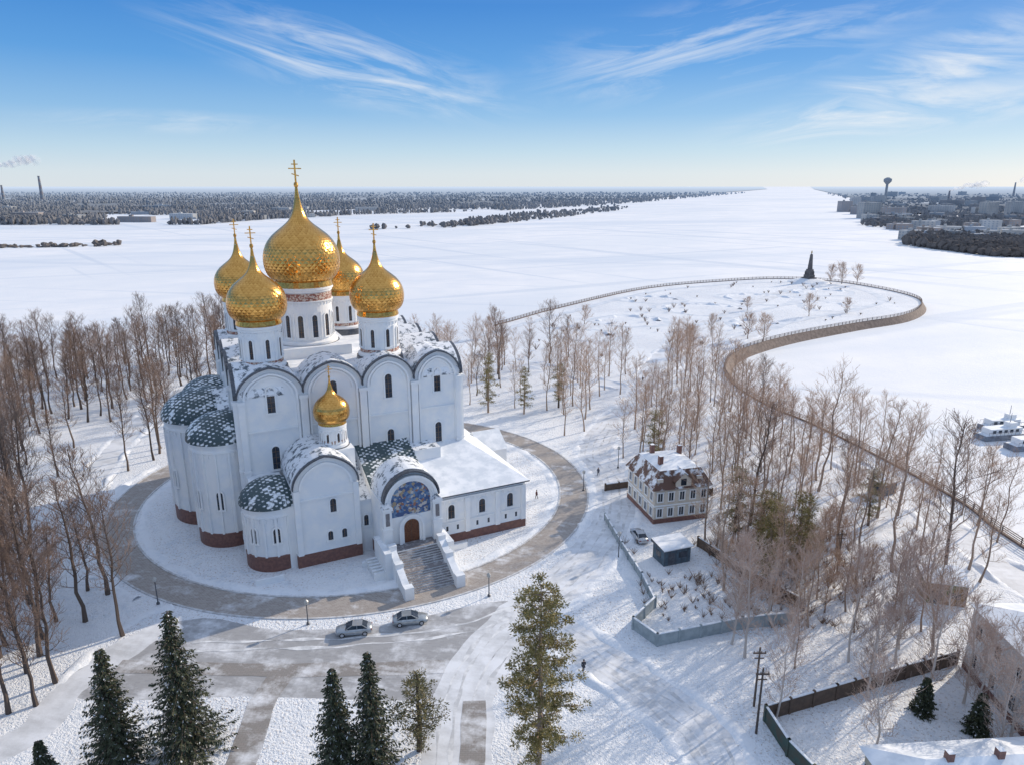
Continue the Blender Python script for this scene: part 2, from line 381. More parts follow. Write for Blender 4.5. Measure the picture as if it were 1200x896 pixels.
for fi, (fr, bs) in enumerate(facades):
    mb = MB()
    for i in range(4):
        s0, s1 = bs[i], bs[i+1]
        a = arch(s0, s1, ZS, ZH, 20, .12)
        fprism(mb, fr, a, -.0, -6.4-.07*i-.03*fi, W)
        o = [((x-(s0+s1)/2)*1.045+(s0+s1)/2, z+.32) for x, z in a]
        ringarch(mb, fr, o, a, -.02, -6.6-.05*i-.03*fi, MR)
        o2 = [((x-(s0+s1)/2)*1.03+(s0+s1)/2, z+.24) for x, z in a]
        ringarch(mb, fr, o2, a, .55, -.015, RM)
        for k, (q, pr) in enumerate(((.75, .42), (1.35, .2))):
            a1 = arch(s0+q, s1-q, ZS-.1, ZH-q*.8, 20, .1); a2 = arch(s0+q+.32, s1-q-.32, ZS-.1, ZH-q*.8-.3, 20, .1)
            ringarch(mb, fr, a1, a2, -.01, pr, W)
        fbox(mb, fr, s0+.75, s0+1.07, 13, ZS-.1, -.01, .41, W); fbox(mb, fr, s1-1.07, s1-.75, 13, ZS-.1, -.01, .41, W)
        window(mb, fr, (s0+s1)/2, 21.6, 1.15, 4.0, 0, .25)
        window(mb, fr, (s0+s1)/2, 12.4, 1.15, 3.8, 0, .25)
        fbox(mb, fr, s0+1.1, s1-1.1, 18.75, 19.0, -.01, .3, W)
    for i in range(5):
        s = bs[i]; a0 = s-.55 if i else s+.0; a1 = s+.55 if i < 4 else s
        if i == 0: a1 = s+.9
        if i == 4: a0 = s-.9
        fbox(mb, fr, a0, a1, 2.3, ZS-.3, -.02, .65, W); fbox(mb, fr, a0-.12, a1+.12, ZS-.75, ZS-.25, -.01, .8, W)
        fbox(mb, fr, a0-.1, a1+.1, 12.6, 12.95, -.01, .74, W)
    mb.obj('facade', MATS, CA)
def cross(mb, x, y, z, h, mi):
    t = h*.03; w = h*.24
    mb.rev([(0.01, z-.1), (h*.07, z), (h*.09, z+h*.08), (h*.07, z+h*.16), (.01, z+h*.2)], x, y, 10, mi)
    mb.box(x-t, x+t, y-t, y+t, z, z+h, mi)
    mb.box(x-w, x+w, y-t*.8, y+t*.8, z+h*.66, z+h*.70, mi); mb.box(x-w*.5, x+w*.5, y-t*.8, y+t*.8, z+h*.82, z+h*.86, mi)
    mb.prism([(x-w*.55, y-t*.8, z+h*.47), (x+w*.55, y-t*.8, z+h*.39), (x+w*.55, y-t*.8, z+h*.43), (x-w*.55, y-t*.8, z+h*.51)], (0, t*1.6, 0), mi)
def onion(parent, x, y, r, zb, cols, rows, ch, name='onion_dome'):
    prof = [(.70, 0), (.87, .12), (.97, .32), (1.0, .57), (.975, .80), (.89, 1.02), (.74, 1.22), (.55, 1.38), (.37, 1.52), (.24, 1.66), (.155, 1.83), (.10, 2.03), (.065, 2.22)]
    P = catmull([(a*r, b*r, 0) for a, b in prof], 8)
    L = [0]
    for i in range(1, len(P)): L.append(L[-1]+(P[i]-P[i-1]).length)
    def at(t):
        d = t*L[-1]
        for i in range(1, len(P)):
            if L[i] >= d-1e-9:
                k = (d-L[i-1])/max(1e-9, L[i]-L[i-1]); return P[i-1].lerp(P[i], k)
        return P[-1]
    mb = MB(); vs = []
    for i in range(rows+1):
        pp = at(i/rows)
        for j in range(cols):
            a = 2*math.pi*(j+.5*(i % 2))/cols; vs.append((x+pp.x*math.cos(a), y+pp.x*math.sin(a), zb+pp.y))
    fs = []
    for i in range(rows-1):
        for j in range(cols):
            if i % 2 == 0: l, rr = (j-1) % cols, j
            else: l, rr = j, (j+1) % cols
            b, t_ = i*cols+j, (i+2)*cols+j; l = (i+1)*cols+l; rr = (i+1)*cols+rr
            cx, cy, cz = [sum(vs[w_][c] for w_ in (b, rr, t_, l))/4 for c in range(3)]; k = 1.012
            vs.append((x+(cx-x)*k, y+(cy-y)*k, cz-.006*r)); ci = len(vs)-1
            fs += [(b, rr, ci), (rr, t_, ci), (t_, l, ci), (l, b, ci)]
    for j in range(cols): fs.append((j, (j+1) % cols, cols+j))
    mb.add(vs, fs)
    o = mb.obj(name, [M_gold], parent)
    me = o.data; at_ = me.attributes.new('rnd', 'FLOAT', 'FACE'); rr = random.Random(5); vals = []
    for k in range(len(me.polygons)):
        if k % 4 == 0: base = rr.random()*.45
        vals.append(min(1, base+(.3 if k % 4 in (0, 3) else 0)+rr.random()*.1))
    at_.data.foreach_set('value', vals)
    mb = MB(); zt = zb+2.22*r
    mb.rev([(.065*r, zt-.05*r), (.04*r, zt+.2*r), (.015*r, zt+.4*r)], x, y, 10); mb.rev([(.72*r, -.22*r+zb), (.78*r, -.12*r+zb), (.74*r, zb+.04*r), (.68*r, zb+.05*r)], x, y, 36)
    cross(mb, x, y, zt+.25*r, ch, 0)
    mb.obj('dome_cross', [M_gold2], parent)
def drum(parent, x, y, r, z0, z1, nw, wz0, wh, band=True):
    mb = MB()
    mb.rev([(r*1.16, z0), (r*1.16, z0+.5), (r*1.06, z0+.7), (r, z0+.75), (r, z1-.9), (r*1.05, z1-.8), (r*1.05, z1-.5), (r*1.1, z1-.4), (r*1.1, z1), (r*.5, z1+.02)], x, y, 48, W)
    mb.rev([(r*1.3, z0-1.4), (r*1.22, z0+.1), (r*1.17, z0+.12)], x, y, 40, RM)
    if band:
        mb.rev([(r*1.02, z1-2.3), (r*1.02, z1-1.0)], x, y, 48, RB)
        mb.rev([(r*1.0, z1-2.5), (r*1.06, z1-2.45), (r*1.06, z1-2.3), (r*1.0, z1-2.25)], x, y, 48, W)
    else:
        mb.rev([(r*1.03, z0+.76), (r*1.03, z0+1.2), (r, z0+1.25)], x, y, 48, RB)
    for k in range(nw):
        a = 2*math.pi*(k+.25)/nw; fr = Fr((x+r*math.cos(a), y+r*math.sin(a)), (-math.sin(a), math.cos(a)), (math.cos(a), math.sin(a)))
        window(mb, fr, 0, wz0, r*.2, wh, .02, .14)
        a += math.pi/nw; fr = Fr((x+r*math.cos(a), y+r*math.sin(a)), (-math.sin(a), math.cos(a)), (math.cos(a), math.sin(a)))
        fbox(mb, fr, -.09, .09, wz0-.4, wz0+wh+.5, -.05, .18, W)
    for k in range(int(r*9)):
        a = 2*math.pi*k/int(r*9); fr = Fr((x+r*math.cos(a), y+r*math.sin(a)), (-math.sin(a), math.cos(a)), (math.cos(a), math.sin(a)))
        zz = z1-1.3 if not band else z1-3.0
        fbox(mb, fr, -.1, .1, zz, zz+.4, -.05, .14, W)
    mb.obj('drum', MATS, parent)
drum(CA, 14.25, 19, 4.5, 28.2, 38.2, 12, 29.6, 3.9)
onion(CA, 14.25, 19, 6.4, 38.4+.6, 42, 36, 4.4)
for x, y in ((4.8, 6), (23.7, 6), (4.8, 32), (23.7, 32)):
    drum(CA, x, y, 3.1, 27.6, 34.3, 8, 29.3, 3.0, False)
    onion(CA, x, y, 4.45, 35.0, 34, 30, 3.2)
def apse(x, y, r, zr, roof, wz, nw, a0=95, a1=275, whs=3.0):
    mb = MB()
    mb.rev([(r, 0), (r, zr-1.6), (r+.15, zr-1.5), (r+.15, zr-1.2), (r+.05, zr-1.1), (r+.05, zr-.35), (r+.35, zr-.3), (r+.35, zr)], x, y, 48, W)
    mb.rev([(r+.15, 0), (r+.15, 2.3), (r, 2.4)], x, y, 48, PL)
    pr = [((r+.5)*math.cos(t), zr+(roof)*math.sin(t)) for t in [math.pi/2*i/10 for i in range(11)]]
    pr[-1] = (.01, pr[-1][1])
    mb.rev([(r+.3, zr-.05), (r+.5, zr-.05)]+pr, x, y, 48, GR)
    for k in range(9):
        a = rad(a0+(a1-a0)*k/8); fr = Fr((x+r*math.cos(a), y+r*math.sin(a)), (-math.sin(a), math.cos(a)), (math.cos(a), math.sin(a)))
        fbox(mb, fr, -.16, .16, 2.4, zr-1.4, -.05, .3, W)
    for wzz in wz:
        for k in range(nw):
            a = rad(a0+(a1-a0)*(k*2+1)/(nw*2)); fr = Fr((x+r*math.cos(a), y+r*math.sin(a)), (-math.sin(a), math.cos(a)), (math.cos(a), math.sin(a)))
            window(mb, fr, 0, wzz, .95, whs, .04, .2)
    nn = int(r*7)
    for k in range(nn):
        a = 2*math.pi*k/nn; fr = Fr((x+r*math.cos(a), y+r*math.sin(a)), (-math.sin(a), math.cos(a)), (math.cos(a), math.sin(a)))
        fbox(mb, fr, -.12, .12, zr-2.2, zr-1.55, -.05, .2, W)
    mb.obj('apse', MATS, CA)
apse(-2.4, 6.2, 4.8, 17.2, 3.8, (6.5,), 4)
apse(-4.2, 17.4, 6.3, 17.9, 4.3, (6.5, ), 4)
apse(-2.4, 29.8, 4.8, 17.2, 3.8, (6.5,), 4)
apse(3.0, -5.2, 4.2, 10.0, 3.2, (4.6,), 4, 110, 290, 2.4)
mb = MB()
mb.box(3, 6, -9.3, -.3, 0, 9.9, W, SN); mb.box(0.2, 5, -4, 0, 0, 12, W, SN)
mb.prism([(0, 4, 17.2), (0, 28, 17.2), (0, 24, 20), (0, 16, 22.2), (0, 8, 20)], (-2.4, 0, 0), MR)
frc = Fr((5.5, -10), (1, 0), (0, -1))
mb.box(5.5, 15, -10, 0, 0, 12.5, W, SN); mb.box(5.38, 15.1, -10.12, -.2, 0, 2.1, PL, SN)
a = arch(0, 9.5, 12.5, 4.6, 20, .15); fprism(mb, frc, a, -.0, -10, W)
o = [((x-4.75)*1.05+4.75, z+.3) for x, z in a]; ringarch(mb, frc, o, a, -.02, -9.9, MR)
o = [((x-4.75)*1.035+4.75, z+.22) for x, z in a]; ringarch(mb, frc, o, a, .5, -.015, RM)
a1 = arch(.8, 8.7, 12.4, 3.9, 20, .12); a2 = arch(1.15, 8.35, 12.4, 3.55, 20, .12); ringarch(mb, frc, a1, a2, -.01, .3, W)
for s in (.0, 8.7): fbox(mb, frc, s, s+.8, 2.1, 12.4, -.01, .45, W)
fbox(mb, frc, .8, 8.7, 10.6, 10.85, -.01, .25, W)
window(mb, frc, 5.6, 8.1, .9, 2.2); window(mb, frc, 4.9, 3.6, .75, 1.5); window(mb, frc, 7.0, 3.6, .75, 1.5)
mb.box(10.4, 15.6, -6.6, -1.4, 12.5, 16.4, W, SN)
mb.box(14.9, 17.2, -9.2, 0, 0, 8.8, W, SN); mb.prism([(15, -9.5, 8.8), (15, 0, 8.8), (15, 0, 12.5)], (2.3, 0, 0), SN, MR)
frl = Fr((15, -9.2), (1, 0), (0, -1)); window(mb, frl, 1.1, 4.4, .7, 1.8)
mb.obj('north_chapel', MATS, CA)
drum(CA, 13, -4, 1.95, 16.4, 20.0, 8, 17.4, 1.5, False)
onion(CA, 13, -4, 2.75, 20.3, 24, 20, 2.0)
mb = MB(); frp = Fr((17, -15), (1, 0), (0, -1))
mb.box(17, 26, -15, 0, 0, 10.4, W, SN); mb.box(16.9, 26.1, -15.1, -9, 0, 2.0, PL, SN)
a = arch(0.3, 8.7, 10.4, 4.3, 22, .05); fprism(mb, frp, a, 0, -5.5, W)
o = [((x-4.5)*1.06+4.5, z+.3) for x, z in a]; ringarch(mb, frp, o, a, -.02, -5.6, MR)
ringarch(mb, frp, [((x-4.5)*1.05+4.5, z+.24) for x, z in a], a, .9, -.015, RM)
mb.prism([(17, -9.6, 10.42), (17, 0, 10.42), (17, 0, 14.2)], (9, 0, 0), W, GR)
def stepped(q, pr, mi, w=.35):
    A = [(q, 8.2)]+arch(q, 9-q, 10.0, 4.5-q, 20)+[(9-q, 8.2)]; B = [(q+w, 8.2)]+arch(q+w, 9-q-w, 10.0, 4.5-q-w, 20)+[(9-q-w, 8.2)]
    ringarch(mb, frp, A, B, -.01, pr, mi)
stepped(.35, .85, W, .4); stepped(.75, .6, W, .35); stepped(1.1, .38, W, .3)
fprism(mb, frp, [(1.4, 7.6)]+arch(1.4, 7.6, 10.0, 3.1, 20)+[(7.6, 7.6)], -.01, .03, MO)
fprism(mb, frp, [(3.3, 3.2)]+arch(3.3, 5.7, 5.8, 1.2, 12)+[(5.7, 3.2)], -.01, .05, WD)
for q, pr in ((0, .55), (.4, .3)):
    A = [(2.5+q, 3.2)]+arch(2.5+q, 6.5-q, 5.8, 2.0-q, 14)+[(6.5-q, 3.2)]; B = [(2.9+q, 3.2)]+arch(2.9+q, 6.1-q, 5.8, 1.6-q, 14)+[(6.1-q, 3.2)]
    ringarch(mb, frp, A, B, -.01, pr, W)
fbox(mb, frp, 4.47, 4.53, 3.2, 6.9, .0, .09, FR)
for s in (0.0, 7.7):
    fbox(mb, frp, s, s+1.3, 2.0, 9.4, -.02, 1.1, W); fbox(mb, frp, s-.15, s+1.45, 9.4, 9.8, -.02, 1.3, W)
    fbox(mb, frp, s-.1, s+1.4, 6.2, 6.5, -.01, 1.2, W); fbox(mb, frp, s+.35, s+.95, 7.0, 9.0, 1.0, 1.16, ST)
    fprism(mb, frp, [(s-.15, 9.8), (s+1.45, 9.8), (s+.65, 10.7)], .0, 1.3, MR)
S0 = -15; nst = 16
mb.box(17.2, 25.8, -17.2, S0, 0, 3.2, W, ST)
for i in range(nst):
    z = 3.2*(1-(i+1)/(nst+1)); gap = .9 if i >= 8 else 0
    y1 = -17.2-i*.38-gap
    mb.box(18.2, 24.8, y1-.38-(.9 if i == 7 else 0), y1, 0, z-.05, W); mb.box(18.2, 24.8, y1-.42-(.9 if i == 7 else 0), y1-.003, z-.05, z, ST)
for s in (17.2, 24.8):
    mb.prism([(s, -17.2, 0), (s, -17.2, 4.2), (s, -24.3, 1.3), (s, -24.3, 0)], (1.0, 0, 0), W, SN)
    mb.box(s-.15, s+1.15, -25.4, -24.3, 0, 1.9, W, SN); mb.box(s-.1, s+1.1, -21.0, -20.0, 0, 3.3, W, SN)
    mb.box(s-.1, s+1.1, -17.9, -17.0, 0, 4.6, W, SN)
mb.box(16.2, 17.2, -19, -13, 0, 4.2, W, SN); mb.box(25.8, 26.8, -19, -12.6, 0, 3.9, W, SN)
for i in range(6): mb.box(14.6, 16.2, -18.6+i*.9, -18.2+i*.9, 0, 1.2, W, SN)
mb.obj('portal_porch', MATS, CA)
mb = MB(); frg = Fr((26, -12.5), (1, 0), (0, -1)); frw = Fr((42, -12.5), (0, 1), (1, 0))
mb.box(26, 42, -12.5, -.0, 0, 8.4, W, SN); mb.box(35.5, 42, 0, 32, 0, 8.4, W, SN)
mb.box(25.9, 42.12, -12.62, -12, 0, 1.5, PL, SN); mb.box(41.5, 42.12, -12.6, 32.1, 0, 1.5, PL, SN)
mb.add([(25.8, -13.1, 8.4), (42.6, -13.1, 8.4), (35.9, .05, 12.6), (25.8, .05, 12.6)], [(0, 1, 2, 3)], SN)
mb.add([(42.6, -13.1, 8.4), (42.6, 32.4, 8.4), (35.6, 32.4, 12.6), (35.9, .05, 12.6)], [(0, 1, 2, 3)], SN)
mb.add([(25.8, -13.1, 8.4), (25.8, .05, 12.6), (25.8, .05, 8.4)], [(0, 1, 2)], W)
mb.box(25.8, 42.6, -13.1, -12.4, 8.2, 8.39, RM); mb.box(41.9, 42.6, -12.4, 32.4, 8.2, 8.39, RM)
fbox(mb, frg, 0, 16, 7.4, 7.7, -.01, .3, W); fbox(mb, frg, 0, 16, 3.4, 3.6, -.01, .2, W)
for i in range(15): fbox(mb, frg, .6+i*1.04, .85+i*1.04, 6.9, 7.4, -.01, .2, W)
for s in (0, 5.2, 10.5, 15.2): fbox(mb, frg, s, s+.8, 1.5, 7.4, -.01, .4, W)
for s in (2.9, 8.2, 13.2): window(mb, frg, s, 4.2, 1.1, 2.4)
for s in (2, 3.8, 7.2, 9.2, 12.3, 14.2): fbox(mb, frg, s, s+.35, 2.1, 2.9, -.01, .02, GL)
for s in (3, 9, 15, 28, 34, 40): window(mb, frw, s, 4.2, 1.0, 2.3)
mb.box(42, 47.5, 6, 14, 0, 6.6, W, SN); mb.prism([(42, 5.8, 6.6), (42, 14.2, 6.6), (42, 10, 9.4)], (5.7, 0, 0), W, SN)
mb.box(42, 46, -5, 3, 0, 1.2, W, SN)
mb.box(26, 30.5, -4, 0, 8.4, 13.2, W, MR)
mb.obj('gallery', MATS, CA)
mb = MB()
for (x0, x1, y0, y1) in ((27.5, 30.5, -15.2, -14.9), (14, 16, -14, -13.6), (-1, 3, -12.5, -12.2)):
    mb.box(x0, x1, y0, y1, 0, .9, W, SN)
mb.obj('low_parapets', MATS, CA)
# ------------------------------------------------------------------ trees
def bark(name, a, b, twig=None):
    m, nt, bs = nodes(name); oi = nt.nodes.new('ShaderNodeObjectInfo')
    c = mix(nt, oi.outputs['Random'], a, b)
    nt.links.new(c, bs.inputs['Base Color']); bs.inputs['Roughness'].default_value = .9; bs.inputs['Specular IOR Level'].default_value = .1; return m
B_dark = bark('dark_bark', (.085, .07, .065), (.15, .115, .095)); T_dark = bark('dark_twigs', (.20, .145, .12), (.33, .235, .18))
B_warm = bark('warm_bark', (.24, .185, .15), (.36, .275, .22)); T_warm = bark('warm_twigs', (.42, .295, .215), (.56, .41, .31))
B_birch = bark('birch_bark', (.62, .57, .53), (.50, .44, .40)); T_birch = bark('birch_twigs', (.42, .32, .27), (.50, .39, .33))
def tree_mesh(name, h, seed, mats, spread=.26, c0=.28, nb=30, thick=.2, tw=.022, ns=(7, 3)):
    r = random.Random(seed); mb = MB()
    n = 9; pts = []; x = y = 0
    for i in range(n+1):
        t = i/n; pts.append(Vector((x, y, h*t))); x += r.gauss(0, .018)*h*.5; y += r.gauss(0, .018)*h*.5
    rs = [thick*(1-.93*(i/n))**.9+.02 for i in range(n+1)]; rs[0] *= 1.3
    mb.tube(pts, rs, 5, 0)
    def at(t):
        k = min(n-1e-6, t*n); i = int(k); return pts[i].lerp(pts[i+1], k-i)
    def branch(p, d, L, r0, lev):
        k = (5, 3, 2)[lev]; P = [p]; q = p.copy(); dd = d.copy()
        for i in range(k):
            dd = (dd+Vector((r.gauss(0, .16), r.gauss(0, .16), .10+r.gauss(0, .09)))).normalized(); q = q+dd*(L/k); P.append(q.copy())
        mb.tube(P, [max(tw*.6, r0*(1-i/(k+.3))) for i in range(k+1)], 3, 0 if lev == 0 else 1)
        if lev < 2:
            m = ns[lev]
            for j in range(m):
                t = .2+.8*(j+r.random()*.8)/m; kk = min(k-1e-6, t*k); i = int(kk); b = P[i].lerp(P[i+1], kk-i)
                ax = Vector((r.gauss(0, 1), r.gauss(0, 1), r.gauss(0, .6))).normalized()
                nd = (dd*.75+ax*.65+Vector((0, 0, .15))).normalized()
                branch(b, nd, L*(.5-.2*t)*r.uniform(.7, 1.3)+.3, max(tw, r0*.45), lev+1)
    for i in range(nb):
        t = c0+(.97-c0)*((i+r.random()*.7)/nb); az = i*2.4+r.random(); up = .55+.5*t+r.gauss(0, .15)
        d = Vector((math.cos(az), math.sin(az), up)).normalized()
        prof = math.sin(math.pi*min(1, max(0.12, (t-c0)/(1.02-c0)))**.75)*.8+.28
        branch(at(t), d, h*spread*prof*r.uniform(.6, 1.3), thick*.38*(1-t*.6), 0)
    return mb.mesh(name, mats)
dark = [tree_mesh('bare_tree_dark', R.uniform(17, 23), 100+i, [B_dark, T_dark], R.uniform(.19, .26), R.uniform(.22, .34), 30, .25, .025, (7, 4)) for i in range(6)]
warm = [tree_mesh('bare_tree_warm', R.uniform(14, 21), 200+i, [B_warm, T_warm], R.uniform(.17, .26), R.uniform(.2, .34), 25, .17, .022, (7, 3)) for i in range(8)]
birch = [tree_mesh('birch_tree_mesh', R.uniform(12, 16), 300+i, [B_birch, T_birch], .27, .15, 30, .13, .021, (7, 4)) for i in range(3)]
shrubm = [tree_mesh('small_tree_mesh', R.uniform(6, 8), 400+i, [B_warm, T_warm], .42, .12, 26, .12, .026) for i in range(2)]
def segd(p, a, b):
    ax, ay = a; bx, by = b; dx, dy = bx-ax, by-ay; t = max(0, min(1, ((p[0]-ax)*dx+(p[1]-ay)*dy)/(dx*dx+dy*dy)))
    return math.hypot(p[0]-ax-t*dx, p[1]-ay-t*dy)
def blocked(x, y, rw=4.8):
    if ((x-RC[0])/45.5)**2+((y-RC[1])/44)**2 < 1: return True
    for rd in (roadA[:12], roadB, roadD, prom):
        for i in range(len(rd)-1):
            if segd((x, y), rd[i], rd[i+1]) < rw: return True
    for x0, x1, y0, y1 in ((17, 36, 101, 121), (21, 30, 92, 98), (52, 70, 54, 72), (53, 64, 78, 90), (19, 29, 76, 100), (33, 52, 44, 55), (-50, 5, 62, 84), (-50, 25, 40, 84)):
        if x0 < x < x1 and y0 < y < y1: return True
    return False
placed = []
def inland(x, y):
    c = False; n = len(shoreP); j = n-1
    for i in range(n):
        xi, yi = shoreP[i]; xj, yj = shoreP[j]
        if (yi > y) != (yj > y) and x < (xj-xi)*(y-yi)/(yj-yi)+xi: c = not c
        j = i
    return c
def put(me, x, y, s=None, name='bare_tree', z=0):
    o = bpy.data.objects.new(name, me); COL.objects.link(o); o.location = (x, y, z); k = s or R.uniform(.8, 1.12)
    o.scale = (k*R.uniform(.9, 1.1), k*R.uniform(.9, 1.1), k); o.rotation_euler = (R.gauss(0, .025), R.gauss(0, .025), R.uniform(0, 6.28)); placed.append((x, y)); return o
def scatter(meshes, x0, x1, y0, y1, n, dmin=3.0, fn=None, sc_=None, name='bare_tree'):
    c = 0; tries = 0
    while c < n and tries < n*30:
        tries += 1; x, y = R.uniform(x0, x1), R.uniform(y0, y1)
        if fn and not fn(x, y): continue
        if blocked(x, y) or not inland(x, y) or not inland(x-5, y+5) or not inland(x+4, y): continue
        if any((x-a)**2+(y-b)**2 < dmin*dmin for a, b in placed): continue
        put(R.choice(meshes), x, y, R.uniform(*sc_) if sc_ else None, name); c += 1
scatter(dark, -170, -72, 105, 235, 190, 3.2, None, (.6, 1.0))
scatter(dark, -90, -50, 58, 108, 44, 3.2, lambda x, y: x < -50-(y-62)*.25, (.75, 1.1))
for x, y in ((-54.6, 63.4), (-49.5, 77), (-57, 70), (-60, 66), (-56, 80), (-63, 75), (-66, 84)): put(R.choice(dark), x, y)
scatter(warm+dark[:2], -75, 20, 168, 228, 85, 3.4, None, (.55, .95))
scatter(warm, 12, 60, 128, 205, 46, 4.2, lambda x, y: x > 21 or y > 150, (.6, 1.05))
scatter(warm+dark[:1], 28, 84, 84, 160, 48, 4.5, None, (.6, 1.15))
PP = catmull(prom, 8)
for i in range(8, len(PP)-14, 3):
    for sd in (-5.2, 5.4):
        s_ = side(PP, i); x, y = PP[i].x+s_.x*sd+R.gauss(0, .5), PP[i].y+s_.y*sd+R.gauss(0, .5)
        if R.random() < .8 and inland(x, y) and 45 < y < 225: put(R.choice(warm), x, y, R.uniform(.55, .9))
scatter(birch, 27, 52, 56, 82, 19, 2.6, None, (.75, 1.15), 'birch_tree')
scatter(warm, 30, 53, 70, 84, 8, 3, None, (.55, .8))
scatter(shrubm, 20, 52, 80, 104, 26, 2, None, (.5, .9), 'bare_shrub')
for x, y, s in ((192, 408, 1.5), (199, 404, 1.4), (187, 412, 1.3), (88, 256, 1.2), (92, 251, 1.3), (130, 303, 1.2), (60, 232, 1.2), (64, 245, 1.), (150, 310, .9), (76, 262, 1.0), (-8, 258, 1), (108, 318, .8), (30, 285, 1)):
    put(R.choice(shrubm), x, y, s, 'small_bare_tree')
def needle(name, a, b, s=(.8, .83, .87), sn=.0):
    m, nt, bs = nodes(name); co = coordsrc(nt, False); n = noise_n(nt, co, .9, 4, .7)
    c = mix(nt, ramp(nt, n, .35, .65), a, b)
    if sn:
        n2 = noise_n(nt, co, 2.2, 2); c = mix(nt, ramp(nt, n2, 1-sn, 1-sn+.04), c, s)
    nt.links.new(c, bs.inputs['Base Color']); bs.inputs['Roughness'].default_value = .7; return m
N_spr = needle('spruce_needles', (.020, .034, .020), (.060, .068, .030), sn=.36)
N_pine = needle('pine_needles', (.12, .12, .04), (.34, .26, .09), sn=.33)
N_olv = needle('olive_foliage', (.10, .11, .045), (.24, .19, .09))
def leafquad(mb, p, d, L, w, r, mi=1):
    d = d.normalized(); u = d.cross(Vector((r.gauss(0, 1), r.gauss(0, 1), r.gauss(0, 1)))).normalized()
    mb.add([p-u*w*.3, p+d*L*.5-u*w, p+d*L, p+d*L*.5+u*w], [(0, 1, 2, 3)], mi)
def spruce(name, h, seed, rb=.24, loc=(0, 0, 0)):
    r = random.Random(seed); mb = MB(); mb.tube([(0, 0, 0), (0, 0, h*.5), (0, 0, h*.99)], [.26, .15, .02], 6, 0)
    z = h*.07; i = 0
    while z < h*.985:
        t = z/h; Lb = h*rb*(1-t)**.85*(1+.16*math.sin(i*1.7)); nb = 10 if t < .7 else 7
        for k in range(nb):
            az = i*.9+k*2*math.pi/nb+r.gauss(0, .15); L = Lb*r.uniform(.5, 1.3)+.15
            P = []; ns = 4
            for q in range(ns+1):
                s = q/ns; P.append(Vector((math.cos(az)*L*s, math.sin(az)*L*s, z-L*.42*s+L*.24*s*s*s)))
            mb.tube(P, [.04*(1-q/(ns+1)) for q in range(ns+1)], 3, 0)
            m = int(7+L*9)
            for q in range(m):
                s = (q+r.random())/m; kk = min(ns-1e-6, s*ns); ii = int(kk); p = P[ii].lerp(P[ii+1], kk-ii)
                out = Vector((math.cos(az), math.sin(az), -.25)); sd = Vector((-math.sin(az), math.cos(az), 0))*r.choice((-1, 1))
                d = out*.6+sd*r.uniform(.3, 1.1)+Vector((0, 0, -r.uniform(0, .9))); ll = (.30+.28*L*(1-s)*.6)*r.uniform(.7, 1.3)
                leafquad(mb, p, d, min(ll, .95), .085, r)
        z += h*.021+.03*(1-t)*h*.25; i += 1
    return mb.obj(name, [B_dark, N_spr], loc=loc, fix=False)
spruce('spruce_tree', 16.9, 1, .25, (-32.4, 57.5, 0)); spruce('spruce_tree', 13.8, 2, .25, (-38.4, 55.9, 0)); spruce('spruce_tree', 13.8, 3, .23, (-16.1, 53.2, 0))
spruce('spruce_tree', 15.4, 4, .2, (-12.9, 53.4, 0)); spruce('spruce_tree', 6.5, 5, .25, (-43.2, 52.5, 0)); spruce('spruce_tree', 4.5, 6, .24, (44.5, 63.5, 0)); spruce('spruce_tree', 5, 7, .24, (48.5, 60.5, 0))
def pine(name, h, seed, loc, mats, width=.16, c0=.22, nl=30, cl=70, obj=True, wid=1.0, ls=.3):
    r = random.Random(seed); mb = MB(); mb.tube([(0, 0, 0), (.15, .1, h*.4), (0, .2, h*.7), (.1, 0, h*.98)], [.30, .22, .13, .03], 6, 0)
    for i in range(nl):
        u_ = (i+r.random())/nl; t = c0+(.98-c0)*u_; az = i*2.4+r.gauss(0, .3); z = h*t
        L = h*width*(.35+.65*math.sin(math.pi*min(1, .25+u_*.72)))*r.uniform(.5, 1.25)
        P = [Vector((.1, .1, z))]
        for q in range(1, 5):
            s = q/4; P.append(Vector((math.cos(az+.15*s)*L*s, math.sin(az+.15*s)*L*s, z+L*(.25*s-.12*s*s)+r.gauss(0, .08))))
        mb.tube(P, [.08*(1-q/5.5) for q in range(5)], 3, 0)
        for c in range(3+int(L*2.3)):
            s = r.uniform(.25, 1.08); kk = min(3.999, s*4); ii = int(kk); p = P[ii].lerp(P[ii+1], kk-ii)+Vector((r.gauss(0, .3), r.gauss(0, .3), r.gauss(0, .22)))
            R0 = r.uniform(.3, .7)*wid
            for q in range(cl):
                d = Vector((r.gauss(0, 1), r.gauss(0, 1), r.gauss(.25, .6))).normalized(); a = p+Vector((d.x*R0, d.y*R0, d.z*R0*.6))*r.uniform(.1, .9)
                leafquad(mb, a, d, ls, .05, r)
    if obj: return mb.obj(name, mats, loc=loc, fix=False)
    return mb.mesh(name, mats)
pine('pine_tree', 20.4, 1, (2.6, 56.0, 0), [B_warm, N_pine], .175, .10, 62, 42)
pine('small_olive_tree', 9.2, 2, (-9.4, 58.2, 0), [B_dark, N_olv], .26, .15, 28, 26)
pmsh = [pine('pine_mesh', 15, 5, None, [B_warm, N_pine], .15, .15, 26, 24, False, 1.2, .4), pine('pine_mesh', 13, 6, None, [B_dark, N_pine], .17, .15, 24, 24, False, 1.2, .4)]
for x, y, s in ((38, 92, 1), (36, 88, .9), (41, 90, .9), (43.5, 93, .8), (35.5, 101, 1.0), (39, 99, .8), (12, 172, .9), (3, 167, .8), (-6, 168, 1.), (28, 128, .9), (60, 107, .8)):
    put(pmsh[R.randrange(2)], x, y, s, 'pine_tree')
